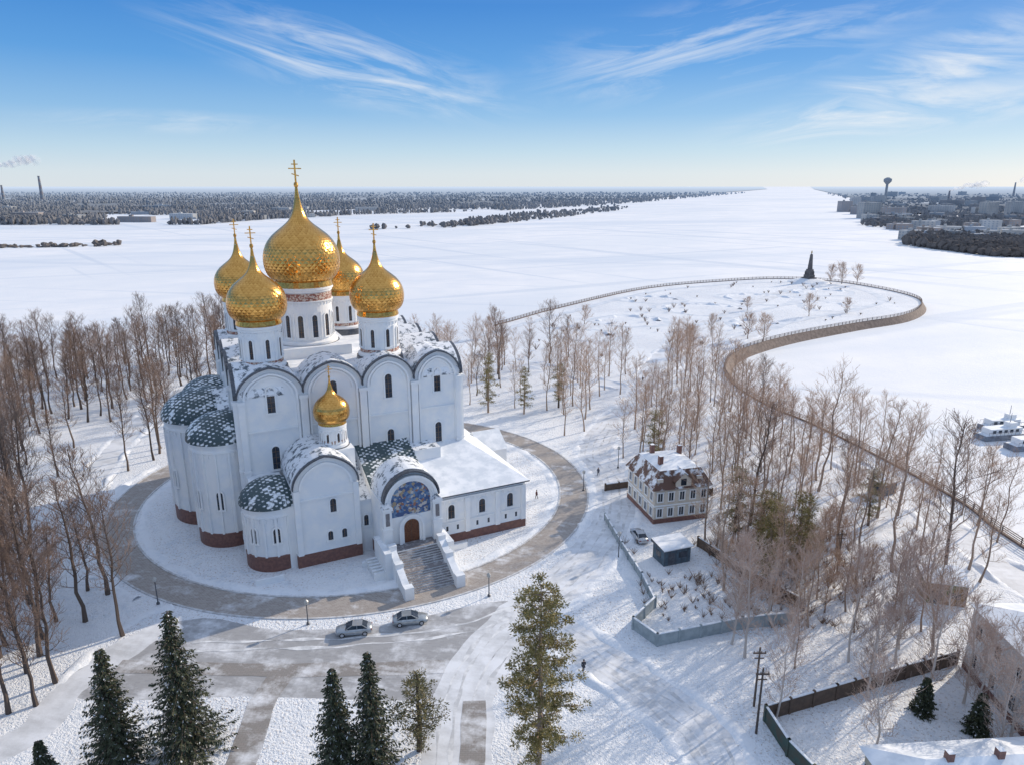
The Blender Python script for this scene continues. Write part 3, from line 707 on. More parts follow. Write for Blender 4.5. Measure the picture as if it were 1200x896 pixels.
# ------------------------------------------------------------------ house
def house():
    E = empty('two_storey_house', (23.9, 107.6, 0), rad(14)); m = MB()
    Mw = pm('cream_plaster', (.66, .60, .52), (.58, .52, .44), .8, .85); mats = [Mw, M_brownroof, M_glass, M_wall, M_frame, M_roofsnow, M_plinth]
    m.box(0, 10, 0, 11, 0, 6.2, 0); m.box(-.08, 10.08, -.08, 11.08, 0, .8, 6); m.box(-.12, 10.12, -.12, 11.12, 3.1, 3.35, 3)
    f1 = Fr((0, 0), (1, 0), (0, -1)); f2 = Fr((0, 11), (0, -1), (-1, 0)); f3 = Fr((10, 0), (0, 1), (1, 0)); f4 = Fr((10, 11), (-1, 0), (0, 1))
    for fr, L in ((f1, 10), (f2, 11), (f3, 11), (f4, 10)):
        for k in range(5):
            s = L*(k+.5)/5
            for z in (1.2, 4.0):
                fbox(m, fr, s-.42, s+.42, z, z+1.5, -.01, .02, 2); fbox(m, fr, s-.03, s+.03, z, z+1.5, .0, .06, 3)
                fbox(m, fr, s-.6, s-.42, z-.1, z+1.7, -.01, .1, 3); fbox(m, fr, s+.42, s+.6, z-.1, z+1.7, -.01, .1, 3)
                fbox(m, fr, s-.7, s+.7, z+1.5, z+1.72, -.01, .14, 3); fbox(m, fr, s-.6, s+.6, z-.15, z-.001, -.01, .15, 3)
    m.obj('walls', mats, E)
    m = MB()
    b = [(-.5, -.5, 6.2), (10.5, -.5, 6.2), (10.5, 11.5, 6.2), (-.5, 11.5, 6.2)]; c = [(1.2, 1.2, 9.0), (8.8, 1.2, 9.0), (8.8, 9.8, 9.0), (1.2, 9.8, 9.0)]
    m.add(b+c, [(0, 1, 5, 4), (1, 2, 6, 5), (2, 3, 7, 6), (3, 0, 4, 7), (0, 1, 2, 3)], 1)
    t = [(4, 5, 9.9), (6, 6, 9.9)]
    m.add(c+t, [(0, 1, 5, 4), (1, 2, 5), (2, 3, 4, 5), (3, 0, 4)], 5)
    m.prism([(3.6, -.3, 6.2), (6.4, -.3, 6.2), (6.4, -.3, 7.7), (5, -.3, 8.9), (3.6, -.3, 7.7)], (0, 3, 0), 0)
    m.prism([(3.2, -.6, 7.6), (5, -.6, 9.25), (6.8, -.6, 7.6), (6.8, -.6, 7.35), (5, -.6, 9.0), (3.2, -.6, 7.35)], (0, 3.4, 0), 1)
    fbox(m, Fr((0, -.3), (1, 0), (0, -1)), 4.5, 5.5, 6.7, 7.9, -.01, .03, 2)
    for x, y in ((2, 3), (7.5, 7), (3, 8.5)): m.box(x, x+.7, y, y+.7, 8, 10.8, 6, 5)
    for x in (1.0, 8.2): m.box(x-.5, x+.5, .2, 2, 6.6, 7.9, 0, 5)
    m.obj('roof', mats, E)
house()
def shed(name, x, y, rot, w, d, h, wall, roofh=.5):
    E = empty(name, (x, y, 0), rot); m = MB(); mats = [wall, M_roofsnow, M_rim, M_glass]
    m.box(0, w, 0, d, 0, h, 0); m.prism([(-.3, -.3, h), (-.3, -.3, h+.15), (-.3, d+.3, h+roofh), (-.3, d+.3, h)], (w+.6, 0, 0), 2, 1)
    f = Fr((0, 0), (1, 0), (0, -1))
    fbox(m, f, w*.15, w*.4, 0.05, 2.0, -.01, .04, 2); fbox(m, f, w*.55, w*.85, 1.0, 1.9, -.01, .04, 3)
    f = Fr((0, d), (0, -1), (-1, 0)); fbox(m, f, d*.3, d*.7, 1.0, 1.9, -.01, .04, 3)
    for k in range(int(w/1.0)+1): fbox(m, Fr((0, 0), (1, 0), (0, -1)), min(k*1.0, w-.06), min(k*1.0, w-.06)+.06, 0, h, -.01, .05, 2)
    m.obj('body', mats, E)
shed('kiosk', 22.8, 93.8, rad(20), 4.6, 3.2, 2.6, pm('blue_grey_panels', (.10, .15, .19), (.07, .10, .13), 1))
shed('green_utility_shed', 56.5, 84.5, rad(-14), 5.2, 3.8, 3.2, pm('olive_panels', (.15, .17, .09), (.24, .15, .08), .4, lo=.45, hi=.5), .7)
shed('small_shed', 68, 118, rad(30), 4, 3, 2.5, pm('grey_boards', (.2, .18, .17)))
def slab(name, x0, y0, rot, w, d, h, floors, nw, wall, roofm=M_roofsnow, rh=2.5):
    E = empty(name, (x0, y0, 0), rot); m = MB(); mats = [wall, roofm, M_glass, M_wall, M_plinth, M_rim]
    m.box(0, w, 0, d, 0, h, 0); m.box(-.06, w+.06, -.06, d+.06, 0, .9, 4); m.box(-.3, w+.3, -.3, d+.3, h, h+.3, 3)
    for fr, L, k in ((Fr((0, 0), (1, 0), (0, -1)), w, nw), (Fr((0, d), (0, -1), (-1, 0)), d, nw), (Fr((w, 0), (0, 1), (1, 0)), d, nw), (Fr((w, d), (-1, 0), (0, 1)), w, nw)):
        for i in range(k):
            s = L*(i+.5)/k
            for fl in range(floors):
                z = 1.4+fl*(h-1)/floors
                fbox(m, fr, s-.5, s+.5, z, z+1.6, -.01, .02, 2); fbox(m, fr, s-.03, s+.03, z, z+1.6, 0, .05, 3); fbox(m, fr, s-.5, s+.5, z+1.0, z+1.05, 0, .05, 3)
                fbox(m, fr, s-.66, s-.5, z-.1, z+1.75, -.01, .09, 3); fbox(m, fr, s+.5, s+.66, z-.1, z+1.75, -.01, .09, 3)
                fbox(m, fr, s-.75, s+.75, z-.22, z-.101, -.01, .14, 3)
    m.obj('walls', mats, E); m = MB()
    z = h+.305; q = min(w, d)/2
    b = [(-.5, -.5, z), (w+.5, -.5, z), (w+.5, d+.5, z), (-.5, d+.5, z)]
    t = [(q, d/2, z+rh), (w-q, d/2, z+rh)] if w > d else [(w/2, q, z+rh), (w/2, d-q, z+rh)]
    if w > d: m.add(b+t, [(0, 1, 5, 4), (1, 2, 5), (2, 3, 4, 5), (3, 0, 4)], 1)
    else: m.add(b+t, [(0, 1, 4), (1, 2, 5, 4), (2, 3, 5), (3, 0, 4, 5)], 1)
    m.add(b, [(0, 1, 2, 3)], 5)
    for k in range(2): m.box(w*.3+k*4.7, w*.3+k*4.7+.6, d*.45, d*.45+.6, z+rh*.3, z+rh+.7, 4, 1)
    m.obj('roof', mats, E)
slab('white_two_storey_building', 52.6, 53.5, rad(-3), 14, 17.5, 8.2, 2, 5, pm('offwhite_plaster', (.78, .78, .78), (.66, .67, .68), .6))
slab('low_snow_roofed_building', 33.5, 47, rad(4), 17, 6.6, 4.2, 1, 5, pm('yellow_plaster', (.5, .45, .36)), rh=1.8)
def fence(name, pts, h, m, post=2.5, t=.12, cap=True):
    mb = MB()
    for (x0, y0), (x1, y1) in zip(pts, pts[1:]):
        d = Vector((x1-x0, y1-y0, 0)); L = d.length; d.normalize(); fr = Fr((x0, y0), d, (d.y, -d.x)); k = max(1, int(L/post))
        fbox(mb, fr, .13, L-.13, 0, h, -t/2, t/2, 0)
        if cap: fbox(mb, fr, .13, L-.13, h, h+.12, -t/2-.05, t/2+.05, 1)
        for i in range(k+1):
            s = L*i/k; fbox(mb, fr, s-.13, s+.13, 0, h+.2, -t/2-.09, t/2+.09, 0)
    return mb.obj(name, [m, M_roofsnow])
M_turq = pm('turquoise_grey_fence', (.36, .41, .43), (.27, .32, .34), 1.2, .7)
M_bf = pm('brown_board_fence', (.13, .09, .065), (.09, .065, .05), 2, .8)
M_gf = pm('dark_green_fence', (.05, .09, .075), (.08, .07, .05), 1, .7)
fence('concrete_fence', [(15.9, 109), (17.3, 99), (18.8, 90), (19.4, 83.2)], 1.2, M_turq)
fence('concrete_fence', [(19.4, 83.2), (15.6, 78.4), (18.0, 74.9), (29.6, 78.4), (36, 79.5)], 1.7, M_turq)
fence('board_fence', [(29.5, 100), (34.5, 90), (39.3, 82.5)], 1.6, M_bf); fence('board_fence', [(17.5, 121), (28, 124.5), (37, 119)], 1.3, M_bf)
fence('board_fence', [(27.0, 62.3), (36, 65.5), (45.5, 68.9), (53.0, 71.4)], 1.9, M_bf); fence('green_board_fence', [(27.0, 62.2), (27.6, 57.5), (30, 51)], 1.9, M_gf)
# ------------------------------------------------------------------ cars
def car(name, x, y, rot, col):
    E = empty(name, (x, y, .03), rot); paint, nt, b = nodes('car_paint'); b.inputs['Metallic'].default_value = .6; b.inputs['Roughness'].default_value = .3
    n = noise_n(nt, coordsrc(nt, False), 2, 5); nt.links.new(mix(nt, ramp(nt, n, .5, .7), col, tuple(min(1, q*1.25) for q in col)), b.inputs['Base Color'])
    rub = pm('tyre_rubber', (.02, .02, .02)); lamp = pm('lamp_lens', (.5, .5, .52), rough=.1); red = pm('tail_lamp', (.3, .02, .02), rough=.2)
    mats = [paint, M_glass, rub, M_rim, lamp, red]; m = MB()
    st = [(-2.3, .62, .45, .72), (-2.2, .78, .28, .92), (-1.7, .87, .22, 1.0), (-1.0, .90, .2, 1.0), (0, .91, .2, .98), (.9, .90, .2, .96), (1.5, .88, .22, .88), (2.05, .80, .25, .76), (2.28, .62, .4, .62)]
    vs = []
    for X, w, zb, zt in st: vs += [(X, -w*.9, zb), (X, -w, zb+.15), (X, -w, (zb+zt)/2+.08), (X, -w*.88, zt), (X, 0, zt+.05), (X, w*.88, zt), (X, w, (zb+zt)/2+.08), (X, w, zb+.15), (X, w*.9, zb)]
    k = 9; fs = [(i*k+j, (i+1)*k+j, (i+1)*k+j+1, i*k+j+1) for i in range(len(st)-1) for j in range(k-1)]; fs += [tuple(range(k)), tuple(range((len(st)-1)*k, len(st)*k))]
    fs += [(i*k, i*k+8, (i+1)*k+8, (i+1)*k) for i in range(len(st)-1)]
    m.add(vs, fs, 0); m.obj('body', mats, E, True)
    m = MB(); b_ = [(-1.75, .76, 1.0), (-1.1, .62, 1.42), (.15, .62, 1.46), (1.05, .78, .96)]
    vs = []
    for X, w, z in b_: vs += [(X, -w, z), (X, w, z)]
    base = [(-1.75, -.80, .95), (-1.1, -.80, .97), (.15, -.80, .97), (1.05, -.80, .93), (-1.75, .80, .95), (-1.1, .80, .97), (.15, .80, .97), (1.05, .80, .93)]
    m.add(vs+base, [(0, 1, 3, 2), (4, 5, 7, 6)], 1); m.add(vs+base, [(2, 3, 5, 4)], 0)
    m.add(vs+base, [(0, 2, 9, 8), (2, 4, 10, 9), (4, 6, 11, 10), (1, 3, 13, 12), (3, 5, 14, 13), (5, 7, 15, 14)], 1)
    for sy in (-1, 1):
        for a_, b2 in (((-1.75, .77, 1.0), (-1.1, .63, 1.43)), ((-1.1, .63, 1.43), (.15, .63, 1.47)), ((.15, .63, 1.47), (1.05, .79, .97)), ((-.45, .63, 1.45), (-.45, .82, .98))):
            m.tube([(a_[0], a_[1]*sy, a_[2]), (b2[0], b2[1]*sy, b2[2])], [.045, .045], 4, 0)
        m.box(.65, .85, sy*.98-.09, sy*.98+.09, .98, 1.12, 0)
        m.box(2.12, 2.27, sy*.58-.16, sy*.58+.16, .55, .68, 4); m.box(-2.29, -2.2, sy*.6-.16, sy*.6+.16, .68, .85, 5)
        for X in (-1.42, 1.42):
            q = 18; V = []
            for r_, yy in ((.33, .70), (.33, .92), (.22, .93)):
                for j in range(q): V.append((X+r_*math.cos(2*math.pi*j/q), sy*yy, .33+r_*math.sin(2*math.pi*j/q)))
            m.add(V, [(i*q+j, i*q+(j+1) % q, (i+1)*q+(j+1) % q, (i+1)*q+j) for i in range(2) for j in range(q)], 2); m.add(V[2*q:], [tuple(range(q))], 4)
    m.box(2.2, 2.3, -.45, .45, .38, .5, 3)
    m.obj('cabin_and_wheels', mats, E)
car('parked_car', -20.2, 77.6, rad(188), (.42, .45, .48)); car('parked_car', -13.3, 79.8, rad(10), (.40, .43, .45)); car('parked_car', 20.6, 102.5, rad(100), (.5, .52, .55))
# ------------------------------------------------------------------ lamps, poles
def lamp_post(x, y, h, name='street_lamp'):
    E = empty(name, (x, y, 0)); m = MB(); m.tube([(0, 0, 0), (0, 0, .6), (0, 0, h)], [.14, .08, .06], 8, 0, True); m.rev([(.05, h), (.25, h+.05), (.3, h+.45), (.12, h+.65), (.01, h+.7)], 0, 0, 10, 1); m.rev([(.01, .01), (.22, 0.01), (.22, .25), (.1, .35)], 0, 0, 10, 0)
    m.obj('post', [M_rim, pm('lamp_glass', (.5, .5, .48), rough=.2)], E)
for x, y, h in ((-26.6, 79.4, 3.0), (-3.2, 85.9, 3.0), (16.3, 96, 4), (21.5, 132, 4), (13.4, 121, 3.5), (61, 176, 5), (68, 150, 5), (73.5, 125, 5), (-48.4, 84, 3.5)): lamp_post(x, y, h)
for x, y, h in ((25.5, 60.5, 8), (26.6, 64.5, 7.5), (48, 92, 7)):
    m = MB(); m.tube([(0, 0, 0), (0, 0, h)], [.14, .1], 8, 0, True); m.box(-.7, .7, -.05, .05, h-.8, h-.65, 0); m.box(-.5, .5, -.05, .05, h-1.4, h-1.3, 0)
    for k in (-.6, -.2, .2, .6): m.rev([(.04, h-.65), (.06, h-.5), (.01, h-.45)], k, 0, 6, 0)
    m.obj('utility_pole', [B_dark], loc=(x, y, 0))
# ------------------------------------------------------------------ people
def person(x, y, rot, col, walk=.25, h=1.76, z=.02):
    E = empty('person', (x, y, z), rot); s = h/1.76
    coat = pm('dark_coat', col, tuple(c*.6 for c in col), 3); skn = pm('skin', (.5, .3, .22)); tr = pm('dark_trousers', (.03, .03, .04))
    def mk(name, V, Ed, Rr, mt):
        me = bpy.data.meshes.new(name); me.from_pydata([tuple(c*s for c in v) for v in V], Ed, []); me.materials.append(mt)
        o = bpy.data.objects.new(name, me); COL.objects.link(o); o.parent = E; o.modifiers.new('Skin', 'SKIN')
        if not me.skin_vertices: 
            bm_ = bmesh.new(); bm_.from_mesh(me); bm_.verts.layers.skin.verify(); bm_.to_mesh(me); bm_.free()
        for i, r_ in enumerate(Rr): me.skin_vertices[0].data[i].radius = (r_*s, r_*s)
        me.skin_vertices[0].data[0].use_root = True; sb = o.modifiers.new('Sub', 'SUBSURF'); sb.levels = 1; sb.render_levels = 1
    V = [(0, 0, .95), (0, 0, 1.15), (0, 0, 1.38), (0, 0, 1.5), (0, -.19, 1.40), (.04, -.26, 1.14), (.12, -.24, .90), (0, .19, 1.40), (-.04, .26, 1.14), (-.08, .25, .90), (0, 0, .78)]
    Ed = [(0, 1), (1, 2), (2, 3), (2, 4), (4, 5), (5, 6), (2, 7), (7, 8), (8, 9), (0, 10)]; Rr = [.17, .15, .17, .07, .08, .06, .045, .08, .06, .045, .19]
    mk('coat', V, Ed, Rr, coat)
    V = [(0, 0, .92), (0, -.09, .86), (walk*.6, -.1, .48), (walk*.7, -.1, .08), (walk*.7+.15, -.1, .04), (0, .09, .86), (-walk*.2, .1, .48), (-walk, .1, .1), (-walk+.14, .1, .04)]
    mk('legs', V, [(0, 1), (1, 2), (2, 3), (3, 4), (0, 5), (5, 6), (6, 7), (7, 8)], [.12, .09, .065, .05, .04, .09, .065, .05, .04], tr)
    mk('head', [(0, 0, 1.60), (0.01, 0, 1.68), (0, 0, 1.50)], [(0, 1), (0, 2)], [.095, .085, .055], skn)
    m = MB(); m.rev([(.105*s, 1.66*s), (.115*s, 1.70*s), (.09*s, 1.77*s), (.01, 1.80*s)], 0, 0, 12); m.box(.085*s, .115*s, -.012, .012, 1.60*s, 1.64*s, 0)
    m.obj('knit_hat', [tr], E)
person(8.4, 70.0, rad(100), (.05, .05, .06)); person(4.5, 117.5, rad(200), (.12, .04, .04)); person(17, 128, rad(60), (.05, .06, .1)); person(38, 196, rad(60), (.04, .04, .05), h=1.8); person(168, 214, rad(10), (.04, .04, .05), z=-2.48)
# ------------------------------------------------------------------ monument
E = empty('obelisk_monument', (176, 416, 0), rad(20)); m = MB()
Mst = pm('grey_granite', (.16, .15, .15), (.11, .10, .10), .6)
m.rev([(12, 0), (11, .5), (7, 1.6), (4, 2.2), (.1, 2.3)], 0, 0, 32, 1)
m.box(-3, 3, -3, 3, 1.5, 2.9, 0); m.box(-2.2, 2.2, -2.2, 2.2, 2.9, 4.4, 0); m.box(-1.5, 1.5, -1.5, 1.5, 4.4, 7.6, 0)
for k in range(4):
    a = k*math.pi/2+math.pi/4; cx, cy = 2.2*math.cos(a), 2.2*math.sin(a); m.tube([(cx, cy, 4.4), (cx, cy, 5.6), (cx, cy, 6.3), (cx, cy, 6.7)], [.45, .5, .35, .2], 8, 0, True)
b = [(-1, -1, 7.6), (1, -1, 7.6), (1, 1, 7.6), (-1, 1, 7.6), (-.55, -.55, 16), (.55, -.55, 16), (.55, .55, 16), (-.55, .55, 16), (0, 0, 17)]
m.add(b, [(0, 1, 5, 4), (1, 2, 6, 5), (2, 3, 7, 6), (3, 0, 4, 7), (4, 5, 8), (5, 6, 8), (6, 7, 8), (7, 4, 8)], 0)
m.rev([(.01, 16.8), (.45, 17.2), (.3, 17.9), (.01, 18.6)], 0, 0, 10, 2)
m.obj('column', [Mst, M_snow, M_gold2], E)
m = MB(); r = random.Random(3)
for k in range(190):
    x = r.uniform(-10, 195); y = r.uniform(225, 420)
    if not (inland(x, y) and inland(x+8, y-6) and inland(x-8, y+6)): continue
    hh = r.uniform(.5, 2.2)
    for q in range(16):
        d = Vector((r.gauss(0, .5), r.gauss(0, .5), 1)).normalized(); m.tube([(x, y, 0), (x+d.x*hh*.6, y+d.y*hh*.6, hh*.6), (x+d.x*hh, y+d.y*hh, hh)], [.05, .05, .03], 3)
m.obj('park_shrubs', [T_dark], fix=False)
m = MB()
for k in range(420):
    x = r.uniform(18, 55); y = r.uniform(78, 104); hh = r.uniform(.4, 1.3)
    if blocked(x, y, 3) and not (20 < x < 28 and 80 < y < 92): continue
    for q in range(12):
        d = Vector((r.gauss(0, .6), r.gauss(0, .6), 1)).normalized(); m.tube([(x, y, 0), (x+d.x*hh, y+d.y*hh, hh)], [.03, .02], 3)
m.obj('garden_shrubs', [T_dark], fix=False)
# ------------------------------------------------------------------ boats
def boat(x, y, rot, L, w):
    E = empty('river_boat', (x, y, -2.45), rot); m = MB(); hull = pm('boat_hull', (.25, .28, .33), (.16, .17, .2), 1)
    P = [(-L/2, -w*.42), (L*.3, -w/2), (L*.42, -w*.35), (L/2, 0), (L*.42, w*.35), (L*.3, w/2), (-L/2, w*.42)]
    m.prism([(a, b, 0) for a, b in P], (0, 0, 1.2), 0); m.add([(a*.97, b*.95, 1.24) for a, b in P], [tuple(range(7))], 1)
    m.box(-L*.4, L*.15, -w*.34, w*.34, 1.24, 2.7, 2, 1); m.box(-L*.05, L*.08, -w*.22, w*.22, 2.7, 3.8, 2, 1)
    for k in range(int(L*.5/1.6)):
        for sy in (-1, 1): m.box(-L*.4+.5+k*1.6, -L*.4+1.4+k*1.6, sy*w*.342-.02, sy*w*.342+.02, 1.7, 2.4, 3)
    for sy in (-1, 1):
        m.tube([(-L*.45, sy*w*.42, 2.1), (L*.28, sy*w*.46, 2.1)], [.05, .05], 4, 0)
        for k in range(12): m.tube([(-L*.45+k*L*.066, sy*w*.43, 1.2), (-L*.45+k*L*.066, sy*w*.43, 2.1)], [.04, .04], 4, 0)
    m.tube([(0, 0, 3.8), (0, 0, 6)], [.08, .05], 5, 0)
    m.obj('hull_and_cabin', [hull, M_roofsnow, M_wall, M_glass], E)
boat(118, 157, rad(12), 16, 4); boat(120, 150, rad(10), 15, 3.8); boat(122, 163, rad(8), 14, 3.8)
# ------------------------------------------------------------------ distant land
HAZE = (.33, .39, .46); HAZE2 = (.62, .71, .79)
def hazed(name, near, y0=500, y1=7000, snow=None):  # aerial haze painted into base colour, growing with world Y
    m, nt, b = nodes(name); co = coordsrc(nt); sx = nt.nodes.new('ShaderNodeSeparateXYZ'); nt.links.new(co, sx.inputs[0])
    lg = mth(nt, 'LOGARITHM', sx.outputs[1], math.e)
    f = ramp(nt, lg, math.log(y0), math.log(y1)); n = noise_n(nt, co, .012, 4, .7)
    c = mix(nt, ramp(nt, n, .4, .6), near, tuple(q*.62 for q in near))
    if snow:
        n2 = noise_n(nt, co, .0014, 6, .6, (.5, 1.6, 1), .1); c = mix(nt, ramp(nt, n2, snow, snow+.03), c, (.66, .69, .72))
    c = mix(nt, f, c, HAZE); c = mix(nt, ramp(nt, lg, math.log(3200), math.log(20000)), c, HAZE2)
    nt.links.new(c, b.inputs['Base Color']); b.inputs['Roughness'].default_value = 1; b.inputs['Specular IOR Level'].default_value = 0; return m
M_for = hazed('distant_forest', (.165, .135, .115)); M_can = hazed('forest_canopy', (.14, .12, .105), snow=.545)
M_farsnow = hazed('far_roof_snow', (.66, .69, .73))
def inpoly(x, y, P):
    c = False; j = len(P)-1
    for i in range(len(P)):
        xi, yi = P[i]; xj, yj = P[j]
        if (yi > y) != (yj > y) and x < (xj-xi)*(y-yi)/(yj-yi)+xi: c = not c
        j = i
    return c
FLp = [(-45000, 1080), (-480, 1090), (-420, 1290), (-300, 1480), (-60, 1680), (200, 2060), (420, 2480), (1000, 3800), (1650, 5300), (4500, 12000), (16000, 45000), (-45000, 45000)]
FRp = [(45000, 560), (410, 565), (400, 640), (395, 720), (520, 900), (530, 1090), (640, 1300), (760, 1650), (1050, 2250), (1344, 2846), (4900, 12000), (18000, 45000), (45000, 45000)]
SPIT = [(-190, 930), (-137, 945), (-52, 1075), (62, 1280), (250, 1720), (370, 2120), (300, 2150), (180, 1780), (0, 1420), (-110, 1120), (-200, 985)]
TH1 = [(-640, 640), (-400, 700), (-380, 725), (-520, 700), (-900, 680)]
r = random.Random(9)
def dtree(m, x, y, h, w):
    vs = []
    for zz, ww in ((.05, .5), (.45, 1.0), (.8, .75)):
        for j in range(5):
            a = j*1.2566+r.random()*.6; q = w*ww*r.uniform(.6, 1.3); vs.append((x+q*math.cos(a), y+q*math.sin(a), -2.4+h*zz*r.uniform(.85, 1.15)))
    vs.append((x+r.uniform(-.4, .4)*w, y, -2.4+h)); fs = []
    for i in range(2):
        for j in range(5): fs.append((i*5+j, i*5+(j+1) % 5, (i+1)*5+(j+1) % 5, (i+1)*5+j))
    for j in range(5): fs.append((10+j, 10+(j+1) % 5, 15))
    m.add(vs, fs)
m = MB()
def fill(P, n, ymin, ymax, hs=(5, 11), clear=.18):
    c = 0; t = 0
    while c < n and t < n*25:
        t += 1; y = 1/r.uniform(1/ymax, 1/ymin); x = r.uniform(-.95, .95)*(y+60)*.86
        if not inpoly(x, y, P): continue
        cl = noise.noise(Vector((x/260, y/260, 2)))+.35*noise.noise(Vector((x/60, y/60, 5)))
        if clear and cl > clear: continue
        k = 1+max(0, (y-1500)/3500); dtree(m, x, y, r.uniform(*hs)*(1+.12*k)*(1+.6*noise.noise(Vector((x/90, y/90, 7)))), r.uniform(1.8, 4.2)*k); c += 1
fill(FLp, 13000, 1085, 6000, clear=.2); fill(FRp, 7000, 560, 5000, hs=(4, 9), clear=.1); fill(SPIT, 700, 930, 2150, clear=.35, hs=(2, 8)); fill(TH1, 160, 640, 730, clear=None, hs=(1, 4.5))
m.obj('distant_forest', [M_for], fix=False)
m = MB()
def sheet(y0, y1, xa, xb, z):
    ys = []; y = y0
    while y < y1: ys.append(y); y *= 1.08
    ys.append(y1)
    for a, b in zip(ys, ys[1:]):
        m.add([(xa(a), a, z), (xb(a), a, z), (xb(b), b, z), (xa(b), b, z)], [(0, 1, 2, 3)])
def lerpX(P):
    def f(y):
        for (x0, y0), (x1, y1) in zip(P, P[1:]):
            if y <= y1: return x0+(x1-x0)*(y-y0)/(y1-y0)
        return P[-1][0]
    return f
fl = lerpX([(-900, 1500), (-560, 1700), (-300, 1950), (-60, 2200), (380, 2900), (950, 4100), (1600, 5700), (4400, 12500), (15500, 45000)])
fr_ = lerpX([(800, 1500), (960, 1850), (1150, 2400), (1430, 2950), (5000, 12000), (18500, 45000)])
sheet(1500, 44000, lambda y: -45000, fl, .5); sheet(1500, 44000, fr_, lambda y: 45000, .5)
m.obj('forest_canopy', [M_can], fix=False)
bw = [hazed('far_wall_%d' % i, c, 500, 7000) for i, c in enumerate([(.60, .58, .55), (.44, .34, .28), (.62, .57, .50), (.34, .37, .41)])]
for k in range(140):
    if k < 112: y = 1/r.uniform(1/5200, 1/760); x = y*r.uniform(.44, .80)
    else: y = 1/r.uniform(1/3200, 1/1180); x = -y*r.uniform(.2, .72)
    if not inpoly(x, y, FRp if k < 112 else FLp): continue
    w, d, h = r.uniform(18, 60), r.uniform(12, 18), r.choice((9, 15, 18, 24, 28)) if k < 112 else r.uniform(6, 12)
    if k < 112 and y < 1300: h = r.uniform(6, 13); w *= .5
    mm = MB(); mm.box(-w/2, w/2, -d/2, d/2, 0, h, 0, 1); fr = Fr((-w/2, -d/2), (1, 0), (0, -1)); f2 = Fr((-w/2, d/2), (0, -1), (-1, 0))
    for fl_ in range(int(h/3)):
        for i in range(int(w/5)): fbox(mm, fr, 1.5+i*5, 3.5+i*5, 1+fl_*3, 2.6+fl_*3, -.01, .05, 2)
        for i in range(int(d/5)): fbox(mm, f2, 1.5+i*5, 3.5+i*5, 1+fl_*3, 2.6+fl_*3, -.01, .05, 2)
    mm.box(-w*.2, -w*.1, -2, 2, h, h+2.5, 0, 1)
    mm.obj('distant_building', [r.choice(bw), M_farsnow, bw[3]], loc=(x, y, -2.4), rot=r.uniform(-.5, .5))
M_smoke, nt, b = nodes('chimney_smoke'); b.inputs['Base Color'].default_value = (.95, .96, .97, 1); b.inputs['Roughness'].default_value = 1
tl = nt.nodes.new('ShaderNodeBsdfTranslucent'); tl.inputs['Color'].default_value = (.97, .97, .98, 1)
ms = nt.nodes.new('ShaderNodeMixShader'); ms.inputs[0].default_value = .55; nt.links.new(b.outputs[0], ms.inputs[1]); nt.links.new(tl.outputs[0], ms.inputs[2])
tr_ = nt.nodes.new('ShaderNodeBsdfTransparent'); mx = nt.nodes.new('ShaderNodeMixShader'); out = nt.nodes['Material Output']
lwt = N(nt, 'ShaderNodeLayerWeight', Blend=.5)
nz = noise_n(nt, coordsrc(nt), .05, 4, .6)
al = mth(nt, 'MULTIPLY', ramp(nt, nz, .36, .62), mth(nt, 'SUBTRACT', 1.0, lwt.outputs['Facing'], True), True)
nt.links.new(mth(nt, 'MULTIPLY', al, .6), mx.inputs[0]); nt.links.new(tr_.outputs[0], mx.inputs[1]); nt.links.new(ms.outputs[0], mx.inputs[2]); nt.links.new(mx.outputs[0], out.inputs[0])
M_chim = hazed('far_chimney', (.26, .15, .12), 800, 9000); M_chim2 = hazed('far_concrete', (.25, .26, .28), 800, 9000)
def chimney(x, y, h, r0, smoke=0):
    m = MB()
    for i in range(8):
        m.rev([(r0*(1-.06*i), h*i/8), (r0*(1-.06*(i+1)), h*(i+1)/8)], 0, 0, 12, i % 2)
    m.rev([(r0*.52, h), (r0*.62, h), (r0*.62, h*.97)], 0, 0, 12, 0)
    m.obj('factory_chimney', [M_chim, M_chim2], loc=(x, y, -2.4))
    if smoke:
        m = MB(); rr = random.Random(int(x))
        for i in range(14):
            t = i/13; cx = smoke*t; cz = h+smoke*.2*t**.7+rr.gauss(0, 4); q = smoke*.04*(1+2.2*t)*rr.uniform(.7, 1.2)
            prof = [(q*math.sin(math.pi*a/8)+.01, cz+q*.8*math.cos(math.pi*a/8)) for a in range(9)]; m.rev(prof, cx, rr.gauss(0, q*.5), 12, 0)
        m.obj('chimney_smoke', [M_smoke], loc=(x, y, -2.4), smooth=True)
chimney(-2050, 2850, 120, 6, 190); chimney(-1870, 2880, 95, 7); chimney(-2010, 2860, 60, 6)
chimney(1750, 2900, 40, 5, 130); chimney(2700, 3900, 75, 6, 150)
m = MB(); m.rev([(5, 0), (4, 40), (4, 62), (13, 72), (13, 80), (4, 85)], 0, 0, 20); m.obj('water_tower', [M_chim2], loc=(1290, 2500, -2.4))
